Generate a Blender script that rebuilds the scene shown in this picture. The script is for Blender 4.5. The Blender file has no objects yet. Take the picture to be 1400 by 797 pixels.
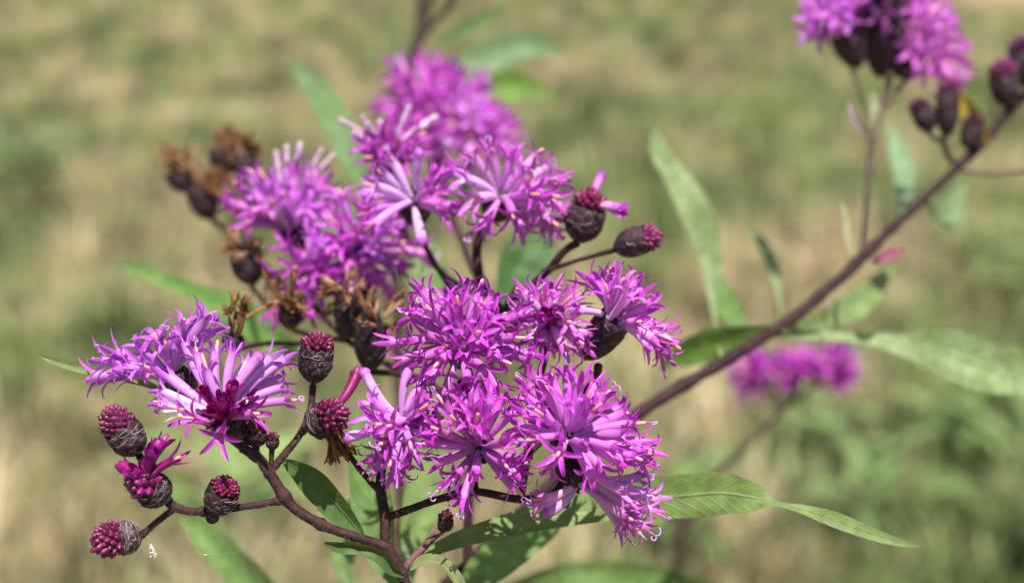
import bpy, math, random
import numpy as np
from mathutils import Vector, Matrix, noise as mnoise

S = bpy.context.scene
COL = S.collection
R = math.radians
PI = math.pi

# ------------------------------------------------------------------ camera frame
W0, H0 = 1400.0, 797.0
HFOV = R(40)
FPX = W0 / 2 / math.tan(HFOV / 2)
FOC = 0.20                       # focus distance, metres
U = FOC / FPX                    # metres per photo pixel at the focus distance
CAMH = 0.86
PITCH = R(14)
CAM = Vector((0, 0, CAMH))
XR = Vector((1, 0, 0))
FW = Vector((0, math.cos(PITCH), -math.sin(PITCH)))
UP = Vector((0, math.sin(PITCH), math.cos(PITCH)))


DEEPK = 1.6


def deep(z):
    """plants further back stand a little further apart"""
    return z if z > -180 else -180 + (z + 180) * DEEPK


def P(px, py, z=0.0):
    """a point of the place: photo pixel and depth (z in focus-plane pixels towards the camera)"""
    d = FOC - deep(z) * U
    return CAM + FW * d + XR * ((px - W0 / 2) / FPX * d) - UP * ((py - H0 / 2) / FPX * d)


def V(x, y, z):
    """direction: x right, y up, z towards the photographer"""
    return (XR * x + UP * y - FW * z).normalized()


def scale_at(z):
    return (FOC - deep(z) * U) / FOC


# ------------------------------------------------------------------ materials
def new_mat(name):
    m = bpy.data.materials.new(name)
    m.use_nodes = True
    nt = m.node_tree
    nt.nodes.clear()
    return m, nt, nt.nodes, nt.links


def mat_attr(name, rough=0.5, transl=0.0, streak=0.0, bump=0.0, bump_scale=3000, spec=0.4, tint_noise=0.0, sheen=0.0):
    """colour comes from the thing's own pigment attribute 'Col'"""
    m, nt, N, L = new_mat(name)
    out = N.new('ShaderNodeOutputMaterial')
    b = N.new('ShaderNodeBsdfPrincipled')
    a = N.new('ShaderNodeAttribute'); a.attribute_name = 'Col'
    col = a.outputs['Color']
    geo = N.new('ShaderNodeNewGeometry')
    if streak > 0:
        pa = N.new('ShaderNodeAttribute'); pa.attribute_name = 'Par'
        mp = N.new('ShaderNodeMapping'); mp.inputs['Scale'].default_value = (22, 1.3, 9)
        L.new(pa.outputs['Vector'], mp.inputs['Vector'])
        nz = N.new('ShaderNodeTexNoise'); nz.inputs['Scale'].default_value = 1.0; nz.inputs['Detail'].default_value = 3
        L.new(mp.outputs['Vector'], nz.inputs['Vector'])
        rp = N.new('ShaderNodeMapRange'); rp.inputs[1].default_value = 0.3; rp.inputs[2].default_value = 0.7
        rp.inputs[3].default_value = 1 - streak; rp.inputs[4].default_value = 1 + streak
        L.new(nz.outputs['Fac'], rp.inputs[0])
        mx = N.new('ShaderNodeVectorMath'); mx.operation = 'SCALE'
        L.new(col, mx.inputs[0]); L.new(rp.outputs[0], mx.inputs['Scale'])
        col = mx.outputs[0]
    if tint_noise > 0:
        nz2 = N.new('ShaderNodeTexNoise'); nz2.inputs['Scale'].default_value = bump_scale * 0.35; nz2.inputs['Detail'].default_value = 4
        L.new(geo.outputs['Position'], nz2.inputs['Vector'])
        rp2 = N.new('ShaderNodeMapRange'); rp2.inputs[1].default_value = 0.3; rp2.inputs[2].default_value = 0.7
        rp2.inputs[3].default_value = 1 - tint_noise; rp2.inputs[4].default_value = 1 + tint_noise
        L.new(nz2.outputs['Fac'], rp2.inputs[0])
        mx2 = N.new('ShaderNodeVectorMath'); mx2.operation = 'SCALE'
        L.new(col, mx2.inputs[0]); L.new(rp2.outputs[0], mx2.inputs['Scale'])
        col = mx2.outputs[0]
    L.new(col, b.inputs['Base Color'])
    b.inputs['Roughness'].default_value = rough
    b.inputs['Specular IOR Level'].default_value = spec
    b.inputs['Sheen Weight'].default_value = sheen
    if bump > 0:
        nb = N.new('ShaderNodeTexNoise'); nb.inputs['Scale'].default_value = bump_scale; nb.inputs['Detail'].default_value = 3
        L.new(geo.outputs['Position'], nb.inputs['Vector'])
        bp = N.new('ShaderNodeBump'); bp.inputs['Strength'].default_value = bump; bp.inputs['Distance'].default_value = 0.0002
        L.new(nb.outputs['Fac'], bp.inputs['Height'])
        L.new(bp.outputs['Normal'], b.inputs['Normal'])
    sh = b.outputs['BSDF']
    if transl > 0:
        t = N.new('ShaderNodeBsdfTranslucent')
        L.new(col, t.inputs['Color'])
        ms = N.new('ShaderNodeMixShader'); ms.inputs[0].default_value = transl
        L.new(sh, ms.inputs[1]); L.new(t.outputs[0], ms.inputs[2]); sh = ms.outputs[0]
    L.new(sh, out.inputs['Surface'])
    return m


def mat_leaf(name, transl=0.3):
    """leaf blade: pigment attribute, pale midrib and side veins from the blade's own coordinates"""
    m, nt, N, L = new_mat(name)
    out = N.new('ShaderNodeOutputMaterial')
    b = N.new('ShaderNodeBsdfPrincipled')
    a = N.new('ShaderNodeAttribute'); a.attribute_name = 'Col'
    pa = N.new('ShaderNodeAttribute'); pa.attribute_name = 'Par'
    sx = N.new('ShaderNodeSeparateXYZ'); L.new(pa.outputs['Vector'], sx.inputs[0])

    def mt(op, x, y=None, **k):
        n = N.new('ShaderNodeMath'); n.operation = op
        for i, v in enumerate((x, y)):
            if v is None: continue
            if isinstance(v, (int, float)): n.inputs[i].default_value = v
            else: L.new(v, n.inputs[i])
        n.use_clamp = k.get('clamp', False)
        return n.outputs[0]
    ax = mt('ABSOLUTE', sx.outputs[0])
    mid = mt('SUBTRACT', 1.0, mt('DIVIDE', ax, 0.09), clamp=True)
    # side veins run out and forward from the midrib
    ph = mt('SUBTRACT', mt('MULTIPLY', sx.outputs[1], 16.0), mt('MULTIPLY', ax, 2.2))
    wv = mt('ABSOLUTE', mt('SUBTRACT', mt('FRACT', ph), 0.5))
    side = mt('MULTIPLY', mt('SUBTRACT', 1.0, mt('DIVIDE', wv, 0.10), clamp=True), 0.45)
    vein = mt('MAXIMUM', mid, side)
    geo = N.new('ShaderNodeNewGeometry')
    nz = N.new('ShaderNodeTexNoise'); nz.inputs['Scale'].default_value = 420; nz.inputs['Detail'].default_value = 5
    L.new(geo.outputs['Position'], nz.inputs['Vector'])
    rp = N.new('ShaderNodeMapRange'); rp.inputs[1].default_value = 0.3; rp.inputs[2].default_value = 0.7
    rp.inputs[3].default_value = 0.75; rp.inputs[4].default_value = 1.25
    L.new(nz.outputs['Fac'], rp.inputs[0])
    sc = N.new('ShaderNodeVectorMath'); sc.operation = 'SCALE'
    L.new(a.outputs['Color'], sc.inputs[0]); L.new(rp.outputs[0], sc.inputs['Scale'])
    mx = N.new('ShaderNodeMix'); mx.data_type = 'RGBA'
    L.new(mt('MULTIPLY', vein, 0.30), mx.inputs[0]); L.new(sc.outputs[0], mx.inputs[6])
    mx.inputs[7].default_value = (0.26, 0.34, 0.17, 1)
    L.new(mx.outputs[2], b.inputs['Base Color'])
    b.inputs['Roughness'].default_value = 0.5
    b.inputs['Specular IOR Level'].default_value = 0.3
    bp = N.new('ShaderNodeBump'); bp.inputs['Strength'].default_value = 0.5; bp.inputs['Distance'].default_value = 0.0003
    L.new(mt('ADD', vein, nz.outputs['Fac']), bp.inputs['Height']); L.new(bp.outputs['Normal'], b.inputs['Normal'])
    t = N.new('ShaderNodeBsdfTranslucent'); L.new(mx.outputs[2], t.inputs['Color'])
    ms = N.new('ShaderNodeMixShader'); ms.inputs[0].default_value = transl
    L.new(b.outputs[0], ms.inputs[1]); L.new(t.outputs[0], ms.inputs[2])
    L.new(ms.outputs[0], out.inputs['Surface'])
    return m


M_PETAL = mat_attr('petal', rough=0.40, transl=0.30, streak=0.26, spec=0.45, bump=0.25, bump_scale=6000)
M_BUD = mat_attr('bud_petal', rough=0.38, transl=0.06, spec=0.5, bump=0.25, bump_scale=5000, tint_noise=0.15)
M_SCALE = mat_attr('bud_scale', rough=0.6, spec=0.25, bump=0.6, bump_scale=4500, tint_noise=0.3)
M_HAIR = mat_attr('fine_hair', rough=0.6, transl=0.3, spec=0.3)
M_STEM = mat_attr('stem_bark', rough=0.65, spec=0.2, bump=0.9, bump_scale=2600, tint_noise=0.35)
M_DRY = mat_attr('dry_petal', rough=0.7, transl=0.25, streak=0.3, spec=0.2)
M_LEAF = mat_leaf('leaf_blade', 0.3)
M_GRASS = mat_attr('grass_blade', rough=0.5, transl=0.3, spec=0.3)


# ------------------------------------------------------------------ mesh builder
class MB:
    def __init__(s):
        s.v = []; s.c = []; s.p = []; s.f = []; s.m = []

    def vert(s, co, col, par=(0, 0, 0)):
        s.v.append(co); s.c.append(col); s.p.append(par)
        return len(s.v) - 1

    def face(s, ids, m=0):
        s.f.append(ids); s.m.append(m)

    def build(s, name, mats, parent=None, origin=None, smooth=True):
        if origin is None:
            origin = Vector(s.v[0])
        me = bpy.data.meshes.new(name)
        me.from_pydata([tuple(Vector(v) - origin) for v in s.v], [], s.f)
        for mt_ in (mats if isinstance(mats, (list, tuple)) else [mats]):
            me.materials.append(mt_)
        me.polygons.foreach_set('material_index', s.m)
        me.polygons.foreach_set('use_smooth', [smooth] * len(s.f))
        ca = me.attributes.new('Col', 'FLOAT_COLOR', 'POINT')
        ca.data.foreach_set('color', [x for c in s.c for x in (c[0], c[1], c[2], 1.0)])
        pa = me.attributes.new('Par', 'FLOAT_VECTOR', 'POINT')
        pa.data.foreach_set('vector', [x for c in s.p for x in c])
        me.update()
        o = bpy.data.objects.new(name, me)
        COL.objects.link(o)
        place(o, origin, parent)
        return o


WORLD = {}


def place(o, origin, parent):
    WORLD[o.name] = Vector(origin)
    if parent is not None:
        o.parent = parent
        o.location = Vector(origin) - WORLD[parent.name]
    else:
        o.location = origin


def tag(o, label=None, cat=None, group=None, kind=None):
    if label: o['label'] = label
    if cat: o['category'] = cat
    if group: o['group'] = group
    if kind: o['kind'] = kind
    return o


def thing(name, origin, label, cat, group=None):
    o = bpy.data.objects.new(name, None)
    o.empty_display_size = 0.01
    COL.objects.link(o)
    place(o, origin, None)
    return tag(o, label, cat, group)


def perp(n):
    a = Vector((0, 0, 1)) if abs(n.z) < 0.8 else Vector((1, 0, 0))
    return n.cross(a).normalized()


def catmull(pts, n=8):
    """pts: list of Vectors (any size tuples work too)"""
    out = []
    k = len(pts)
    for i in range(k - 1):
        p0 = pts[max(i - 1, 0)]; p1 = pts[i]; p2 = pts[i + 1]; p3 = pts[min(i + 2, k - 1)]
        for j in range(n):
            t = j / n
            out.append(tuple(0.5 * (2 * b + (c - a) * t + (2 * a - 5 * b + 4 * c - d) * t * t + (3 * b - a - 3 * c + d) * t ** 3)
                             for a, b, c, d in zip(p0, p1, p2, p3)))
    out.append(tuple(pts[-1]))
    return out


def frames(path):
    """parallel-transport frames: tangent, normal, binormal at each point"""
    n = len(path)
    T = []
    for i in range(n):
        T.append((path[min(i + 1, n - 1)] - path[max(i - 1, 0)]).normalized())
    nrm = perp(T[0]); out = []
    for i in range(n):
        nrm = (nrm - T[i] * nrm.dot(T[i]))
        nrm = nrm.normalized() if nrm.length > 1e-9 else perp(T[i])
        out.append((T[i], nrm, T[i].cross(nrm)))
    return out


def mixc(a, b, t):
    t = min(max(t, 0), 1)
    return tuple(x + (y - x) * t for x, y in zip(a, b))


def mulc(a, k):
    return tuple(x * k for x in a)


def tube(mb, path, radii, colf, k=8, mat=0, cap=True, par_r=0.0, start=0):
    fr = frames(path)
    rows = []
    n = len(path)
    for i in range(n):
        row = []
        for j in range(k):
            a = 2 * PI * j / k
            co = path[i] + (fr[i][1] * math.cos(a) + fr[i][2] * math.sin(a)) * radii[i]
            row.append(mb.vert(co, colf(i / (n - 1)), (j / k, i / (n - 1), par_r)))
        rows.append(row)
    for i in range(n - 1):
        for j in range(k):
            mb.face((rows[i][j], rows[i][(j + 1) % k], rows[i + 1][(j + 1) % k], rows[i + 1][j]), mat)
    if cap:
        for row, i, rev in ((rows[0], 0, True), (rows[-1], n - 1, False)):
            c = mb.vert(path[i] + fr[i][0] * (radii[i] * (0.5 if not rev else -0.5)), colf(i / (n - 1)), (0, i / (n - 1), par_r))
            for j in range(k):
                q = (row[j], row[(j + 1) % k], c)
                mb.face(q if not rev else q[::-1], mat)
    return rows, fr


def ribbon(mb, path, w, col, mat, side):
    prev = None
    n = len(path)
    for i, p in enumerate(path):
        t = path[min(i + 1, n - 1)] - path[max(i - 1, 0)]
        s = t.cross(side)
        s = s.normalized() if s.length > 1e-12 else perp(side)
        ww = w * (1 - 0.7 * i / (n - 1))
        a = mb.vert(p - s * ww, col); b = mb.vert(p + s * ww, col)
        if prev: mb.face((prev[0], prev[1], b, a), mat)
        prev = (a, b)


# ------------------------------------------------------------------ pigments (linear)
TONES = {
    # tube base, tube throat, lobe, tip
    'magenta': ((0.723, 0.336, 0.739), (0.640, 0.177, 0.654), (0.538, 0.062, 0.558), (0.486, 0.049, 0.516)),
    'rich':    ((0.633, 0.249, 0.629), (0.566, 0.143, 0.570), (0.432, 0.030, 0.449), (0.384, 0.025, 0.411)),
    'lilac':   ((0.736, 0.414, 0.840), (0.667, 0.243, 0.764), (0.598, 0.152, 0.708), (0.520, 0.102, 0.629)),
    'pale':    ((0.794, 0.594, 0.840), (0.716, 0.393, 0.821), (0.618, 0.202, 0.719), (0.549, 0.124, 0.651)),
    'pink':    ((0.793, 0.478, 0.788), (0.722, 0.315, 0.719), (0.628, 0.155, 0.640), (0.559, 0.114, 0.572)),
    'young':   ((0.36, 0.025, 0.22), (0.28, 0.008, 0.16), (0.31, 0.009, 0.21), (0.27, 0.007, 0.20)),
    'white':   ((0.55, 0.18, 0.55), (0.68, 0.46, 0.66), (0.76, 0.66, 0.72), (0.76, 0.68, 0.72)),
    'brown':   ((0.13, 0.065, 0.030), (0.20, 0.10, 0.045), (0.26, 0.135, 0.065), (0.20, 0.09, 0.04)),
    'tan':     ((0.32, 0.19, 0.115), (0.40, 0.245, 0.15), (0.40, 0.235, 0.14), (0.30, 0.16, 0.09)),
}
CREAM = (0.82, 0.52, 0.47)
STYLE = (0.52, 0.26, 0.62)


def floret(mb, b, m, axis, rng, tone='magenta', sc=1.0, kind='o'):
    """one tubular corolla: bent tube from b to its mouth m, five narrow lobes, anther tube and forked style"""
    d = (m - b)
    Lg = d.length
    d.normalize()
    w = rng.uniform(0.3, 0.5)
    p1 = b + (axis * w + d * (1 - w)).normalized() * Lg * 0.5
    n = 8
    path = []
    for i in range(n):
        t = i / (n - 1)
        path.append(b * ((1 - t) ** 2) + p1 * (2 * t * (1 - t)) + m * (t * t))
    jit = rng.uniform(0.80, 1.22)
    hue = rng.uniform(-0.03, 0.05)
    c0, c1, c2, c3 = [tuple(max(0, x * jit + (hue if q == 2 and tone not in ('brown', 'tan') else 0)) for q, x in enumerate(c)) for c in TONES[tone]]
    u = U * sc
    fat = rng.uniform(0.88, 1.15)
    rm = {'o': 6.7, 's': 6.8, 'c': 6.6, 'w': 3.4, 'y': 7.4, 'd': 3.6}[kind] * u * fat
    rb = {'y': 4.0, 'd': 2.2}.get(kind, 3.7) * u
    radii = []
    for i in range(n):
        t = i / (n - 1)
        g = t * t * (3 - 2 * t)
        radii.append(rb + (rm - rb) * min(1, 0.15 * t + 0.95 * g))
    rr = rng.random() * 7
    rows, fr = tube(mb, path, radii, lambda t: mixc(c0, c1, t), k=10, cap=False, par_r=rr)
    T, Nn, Bn = fr[-1]
    # lobes
    ll = {'o': 28, 's': 30, 'c': 13, 'w': 6, 'y': 14, 'd': 15}[kind] * u * rng.uniform(0.88, 1.15)
    q = 7
    spread = {'o': rng.uniform(0.45, 1.0), 's': rng.uniform(1.0, 1.35), 'c': 0.12, 'w': 0.2, 'y': rng.uniform(0.05, 0.3), 'd': rng.uniform(-0.2, 0.9)}[kind]
    for k in range(5):
        a = 2 * PI * (2 * k + 1) / 10
        rad = Nn * math.cos(a) + Bn * math.sin(a)
        tan = -Nn * math.sin(a) + Bn * math.cos(a)
        b0 = spread * 0.45
        b1 = spread * rng.uniform(1.0, 1.8) + rng.uniform(-0.3, 0.4)
        if kind == 'c': b0, b1 = 0.05, -0.85
        if kind == 'y': b0, b1 = 0.05, rng.uniform(-0.7, 0.9)
        if kind == 'd': b1 = rng.uniform(-1.5, 2.0)
        curl = rng.uniform(0.5, 2.4) if (kind == 'o' and rng.random() < 0.45) else 0
        sway = rng.uniform(-0.35, 0.35) if kind in 'osd' else 0
        lk = ll * rng.uniform(0.85, 1.1)
        ids = [rows[-1][2 * k], rows[-1][2 * k + 1], rows[-1][(2 * k + 2) % 10]]
        cpos = m + rad * radii[-1]
        w0 = 2 * radii[-1] * math.sin(PI / 5)
        prev = ids
        for j in range(1, q + 1):
            s = j / q
            be = b0 + (b1 - b0) * s + curl * s * s
            dirv = T * math.cos(be) + rad * math.sin(be) + tan * (sway * s)
            dirv.normalize()
            nor = (rad * math.cos(be) - T * math.sin(be)).normalized()
            cpos = cpos + dirv * (lk / q)
            ww = w0 * (0.98 - 0.12 * s) * max(0.0, 1 - s ** 3.0) ** 0.7
            if kind in 'cy': ww = w0 * 1.1 * math.sqrt(max(0, 1 - s ** 2.2))
            cc = mixc(c2, c3, s)
            if j == q:
                tip = mb.vert(cpos, cc, (k * 0.2 + 0.1, 1 + s, rr))
                mb.face((prev[0], prev[1], tip)); mb.face((prev[1], prev[2], tip))
            else:
                e = tan * (ww * 0.5)
                row = [mb.vert(cpos - e - nor * ww * 0.02, cc, (k * 0.2 + 0.02, 1 + s, rr)),
                       mb.vert(cpos + nor * ww * (0.20 if kind in 'cy' else 0.24), mulc(cc, 0.93), (k * 0.2 + 0.1, 1 + s, rr)),
                       mb.vert(cpos + e - nor * ww * 0.02, cc, (k * 0.2 + 0.18, 1 + s, rr))]
                for z in range(2):
                    mb.face((prev[z], prev[z + 1], row[z + 1], row[z]))
                prev = row
    # anther tube
    if kind in 'os' and rng.random() < 0.55:
        la = rng.uniform(7, 22) * u
        st = m - T * 9 * u
        ad = (T + perp(T) * rng.uniform(-0.2, 0.2)).normalized()
        pth = [st + ad * (9 * u + la) * t for t in (0, 0.5, 0.93, 1.0)]
        tube(mb, pth, [2.7 * u, 2.9 * u, 2.5 * u, 1.1 * u], lambda t: mixc(CREAM, (0.78, 0.36, 0.42), t), k=6, mat=1)
        if rng.random() < 0.38:
            sl = rng.uniform(3, 14) * u
            e = pth[-1]
            sd = (ad + perp(ad) * rng.uniform(-.3, .3)).normalized()
            tp = e + sd * sl
            tube(mb, [e, e + sd * sl * 0.5, tp], [1.25 * u] * 3, lambda t: STYLE, k=5, mat=1)
            pr = perp(sd) * math.cos(rr) + sd.cross(perp(sd)) * math.sin(rr)
            for sg in (1, -1):
                bl = rng.uniform(8, 14) * u
                arc = rng.uniform(2.5, 5.6)
                pp = [tp]; cur = Vector(tp)
                for j in range(8):
                    an = 0.25 + arc * j / 7
                    cur = cur + (sd * math.cos(an) + pr * sg * math.sin(an)) * (bl / 6)
                    pp.append(Vector(cur))
                tube(mb, pp, [1.15 * u] * 8 + [0.6 * u], lambda t: mixc(STYLE, (0.66, 0.42, 0.74), t), k=5, mat=1)


def urn(mb, base, axis, Lg, rad, rng, sc=1.0, rows=6, per=8, webs=26, dark=1.0, mat=0, hmat=1, lean=0.0):
    rad = rad * 0.84
    """the involucre: an urn covered with overlapping pointed scales and cobwebby hairs"""
    n1 = perp(axis); n2 = axis.cross(n1)
    prof = [(0.0, 0.32), (0.10, 0.54), (0.26, 0.80), (0.48, 0.97), (0.70, 1.0), (0.86, 0.97), (1.0, 0.90)]

    def rr(t):
        for (a, ra), (b, rb) in zip(prof, prof[1:]):
            if t <= b: return (ra + (rb - ra) * (t - a) / (b - a)) * rad
        return prof[-1][1] * rad

    def pt(t, a, off=0.0):
        return base + axis * (t * Lg) + (n1 * math.cos(a) + n2 * math.sin(a)) * (rr(min(max(t, 0), 1)) + off)
    cin = mulc((0.030, 0.016, 0.024), dark)
    k = 14
    ring = [[mb.vert(pt(t, 2 * PI * j / k, -0.04 * rad), cin, (j / k, t, 0)) for j in range(k)] for t, _ in prof]
    for i in range(len(ring) - 1):
        for j in range(k):
            mb.face((ring[i][j], ring[i][(j + 1) % k], ring[i + 1][(j + 1) % k], ring[i + 1][j]), mat)
    c = mb.vert(base + axis * Lg, cin); c2 = mb.vert(base, cin)
    for j in range(k):
        mb.face((ring[-1][j], ring[-1][(j + 1) % k], c), mat)
        mb.face((ring[0][(j + 1) % k], ring[0][j], c2), mat)
    for i in range(rows):
        t0 = 0.02 + 0.80 * i / rows
        hl = 0.34 + 0.06 * rng.random()
        for j in range(per):
            a0 = 2 * PI * (j + 0.5 * (i % 2)) / per + rng.uniform(-.08, .08)
            half = PI / per * 1.25
            lift = rng.uniform(0.04, 0.13) * rad; hl_j = hl * rng.uniform(0.85, 1.15); tj = t0 + rng.uniform(-.03, .03)
            base_c = mixc(mulc((0.016, 0.007, 0.013), dark), mulc((0.042, 0.016, 0.027), dark), rng.random())
            edge = mixc(mulc((0.03, 0.018, 0.022), dark), mulc((0.13, 0.10, 0.105), dark), rng.random() ** 1.6)
            g = []
            for v in range(5):
                s = v / 4
                wv = half * (0.8 + 0.4 * s) * (1 - s ** 2.2) ** 0.7 if s < 1 else 0.04 * half
                row = []
                for h in (-1, -0.45, 0.45, 1):
                    off = lift * s + rad * 0.10 * (1 - h * h) * (0.4 + 0.6 * math.sin(PI * min(s, 0.9)))
                    cc = base_c if abs(h) < 1 and s < 0.9 else edge
                    row.append(mb.vert(pt(tj + hl_j * s, a0 + wv * h, off), cc, (h, s, i + j)))
                g.append(row)
            for v in range(4):
                for h in range(3):
                    mb.face((g[v][h], g[v][h + 1], g[v + 1][h + 1], g[v + 1][h]), mat)
    for w in range(webs):
        t = rng.uniform(0.05, 0.95); a = rng.uniform(0, 2 * PI)
        dt = rng.uniform(-.04, .04); da = rng.uniform(-.22, .22); tw = rng.uniform(-.9, .9)
        pth = []
        off = rad * rng.uniform(0.10, 0.22)
        for j in range(9):
            pth.append(pt(t, a, off + rad * 0.05 * math.sin(j)))
            t = min(max(t + dt, 0.02), 1.02); a += da
            dt, da = (dt * math.cos(tw) - 0.2 * da * math.sin(tw), da * math.cos(tw) + 5 * dt * math.sin(tw)); tw += rng.uniform(-.3, .3)
        ribbon(mb, pth, 0.26 * U * sc * rng.uniform(0.6, 1.3), mulc((0.62, 0.57, 0.57), rng.uniform(0.4, 1.0)), hmat, (pth[4] - base - axis * Lg * .5).normalized())


def knobs(mb, c, axis, rad, rng, n=38, tone=(0.26, 0.016, 0.12), sc=1.0, dome=1.05, mat=0, point=0.0, fat=1.0):
    """crown of a bud: packed corolla tips, each a small rounded knob"""
    n1 = perp(axis); n2 = axis.cross(n1)
    th_max = 1.75
    k = 10; rows_ = []
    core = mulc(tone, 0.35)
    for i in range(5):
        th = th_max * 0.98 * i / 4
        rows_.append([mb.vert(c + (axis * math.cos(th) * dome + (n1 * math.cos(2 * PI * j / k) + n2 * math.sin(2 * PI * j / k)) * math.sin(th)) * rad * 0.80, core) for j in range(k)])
    for i in range(4):
        for j in range(k):
            mb.face((rows_[i][j], rows_[i][(j + 1) % k], rows_[i + 1][(j + 1) % k], rows_[i + 1][j]), mat)
    ga = PI * (3 - math.sqrt(5))
    for i in range(n):
        cz = 1 - (1 - math.cos(th_max)) * (i + 0.5) / n
        th = math.acos(cz); ph = i * ga
        d = (axis * math.cos(th) + (n1 * math.cos(ph) + n2 * math.sin(ph)) * math.sin(th))
        grow = (d + axis * 0.55).normalized()
        pos = c + (axis * math.cos(th) * dome + (n1 * math.cos(ph) + n2 * math.sin(ph)) * math.sin(th)) * rad * 0.72
        kr = rad * math.sqrt(2 * (1 - math.cos(th_max)) / n) * 0.90 * fat * rng.uniform(0.78, 1.18)
        kl = kr * rng.uniform(1.5, 2.2)
        t1 = perp(grow); t2 = grow.cross(t1)
        jc = mulc(tone, rng.uniform(0.28, 0.78))
        rk = 10
        prev = None
        prof = [(-0.9, 0.8), (-0.3, 1.0), (0.2, 0.95), (0.62, 0.66), (0.88, 0.34)]
        grow = (grow + Vector((rng.uniform(-.22, .22), rng.uniform(-.22, .22), rng.uniform(-.22, .22)))).normalized()
        t1 = perp(grow); t2 = grow.cross(t1); fa = rng.random() * 6
        for (z, r) in prof:
            row = []
            for j in range(rk):
                a = 2 * PI * j / rk
                rad5 = 1 + 0.13 * math.cos(5 * a + fa)
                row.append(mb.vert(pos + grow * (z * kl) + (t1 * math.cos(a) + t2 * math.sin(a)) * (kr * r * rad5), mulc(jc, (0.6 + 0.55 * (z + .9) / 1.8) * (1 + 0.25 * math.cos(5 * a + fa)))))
            if prev:
                for j in range(rk):
                    mb.face((prev[j], prev[(j + 1) % rk], row[(j + 1) % rk], row[j]), mat)
            prev = row
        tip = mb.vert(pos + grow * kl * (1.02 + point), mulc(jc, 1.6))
        for j in range(rk):
            mb.face((prev[j], prev[(j + 1) % rk], tip), mat)


COUNT = {}
CAP = 100


def head(plant, c, axis, fl, rng, tone='magenta', inv=(66, 25), stalk=None, seed_knobs=False, young=None, dark=1.0, split=True, label=None, webs=20, tonemix=None):
    """flower head: involucre mesh with its florets as children.  c = where the florets leave the involucre"""
    cx, cy, cz = c
    sc = scale_at(cz)
    C0 = P(cx, cy, cz)
    A = V(*axis)
    mb = MB()
    base = C0 - A * inv[0] * U * sc
    urn(mb, base, A, inv[0] * U * sc, inv[1] * U * sc, rng, sc, webs=webs, dark=dark)
    # dark red disc between the florets
    ho = mb.build('flower_head', [M_SCALE, M_HAIR], plant, origin=base)
    if label: ho['label'] = label
    if young:
        yb = MB()
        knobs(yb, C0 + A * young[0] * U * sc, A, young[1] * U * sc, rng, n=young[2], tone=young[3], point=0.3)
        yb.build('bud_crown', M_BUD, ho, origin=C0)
    rest = MB()
    for e in fl:
        px, py, dz = e[:3]
        kind = e[3] if len(e) > 3 else 'o'
        tn = e[4] if len(e) > 4 else tone
        if tonemix and len(e) <= 4 and rng.random() < tonemix[1]: tn = tonemix[0]
        m = P(px, py, cz + dz)
        d = (m - C0)
        pr = d - A * d.dot(A)
        if pr.length > 1e-9: pr = pr.normalized()
        b = C0 + pr * rng.uniform(4, 13) * U * sc - A * rng.uniform(2, 8) * U * sc
        single = split and COUNT.get(plant.name, 0) < CAP
        t = MB() if single else rest
        floret(t, b, m, A, rng, tn, sc, kind)
        if single:
            COUNT[plant.name] = COUNT.get(plant.name, 0) + 1
            t.build('floret', [M_PETAL, M_HAIR], ho, origin=b)
    if rest.v:
        o = rest.build('florets', [M_PETAL, M_HAIR], ho, origin=C0)
        o['kind'] = 'stuff'
    return ho, base


def ball(c, axis, n, Lr, thmax, rng, kinds='ooos', zs=0.9):
    """procedural florets of a head: a cap of directions about the axis; thmax in degrees"""
    cx, cy, _ = c
    a = Vector(axis).normalized()
    n1 = perp(a); n2 = a.cross(n1)
    out = []
    ga = PI * (3 - math.sqrt(5))
    ct = math.cos(R(thmax))
    o = rng.random() * 6
    for i in range(n):
        cz = 1 - (1 - ct) * (i + 0.5) / n
        th = math.acos(cz) + rng.uniform(-.1, .1); ph = i * ga + o + rng.uniform(-.15, .15)
        d = a * math.cos(th) + (n1 * math.cos(ph) + n2 * math.sin(ph)) * math.sin(th)
        Lg = rng.uniform(*Lr) * (0.78 + 0.22 * th / R(thmax))
        out.append((cx + d.x * Lg, cy - d.y * Lg, d.z * Lg * zs, rng.choice(kinds)))
    return out


def bud(plant, base, axis, Lg, rad, rng, crown=None, n=38, tone=(0.26, 0.016, 0.12), extra=(), dark=1.0, webs=34, label=None, dome=1.05, fat=1.0):
    """closed bud: involucre with a knobby crown as child.  base pixel, axis, involucre length and radius in px"""
    bz = base[2]
    sc = scale_at(bz)
    b = P(*base)
    A = V(*axis)
    mb = MB()
    urn(mb, b, A, Lg * U * sc, rad * U * sc, rng, sc, webs=webs, dark=dark)
    o = mb.build('bud', [M_SCALE, M_HAIR], plant, origin=b)
    if label: o['label'] = label
    top = b + A * Lg * U * sc
    cr = (crown or rad * 0.9) * 0.95
    kb = MB()
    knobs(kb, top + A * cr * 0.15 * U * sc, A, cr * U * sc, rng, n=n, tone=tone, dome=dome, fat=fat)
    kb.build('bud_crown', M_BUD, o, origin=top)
    for (px, py, dz, kind, tn) in extra:
        fb = MB()
        m = P(px, py, bz + dz)
        st = top + (m - top) * 0.12
        floret(fb, st, m, A, rng, tn, sc, kind)
        fb.build('floret', [M_PETAL, M_HAIR], o, origin=st)
    return o


STEMC = (0.042, 0.018, 0.020)
STEMK = 0.68


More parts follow.
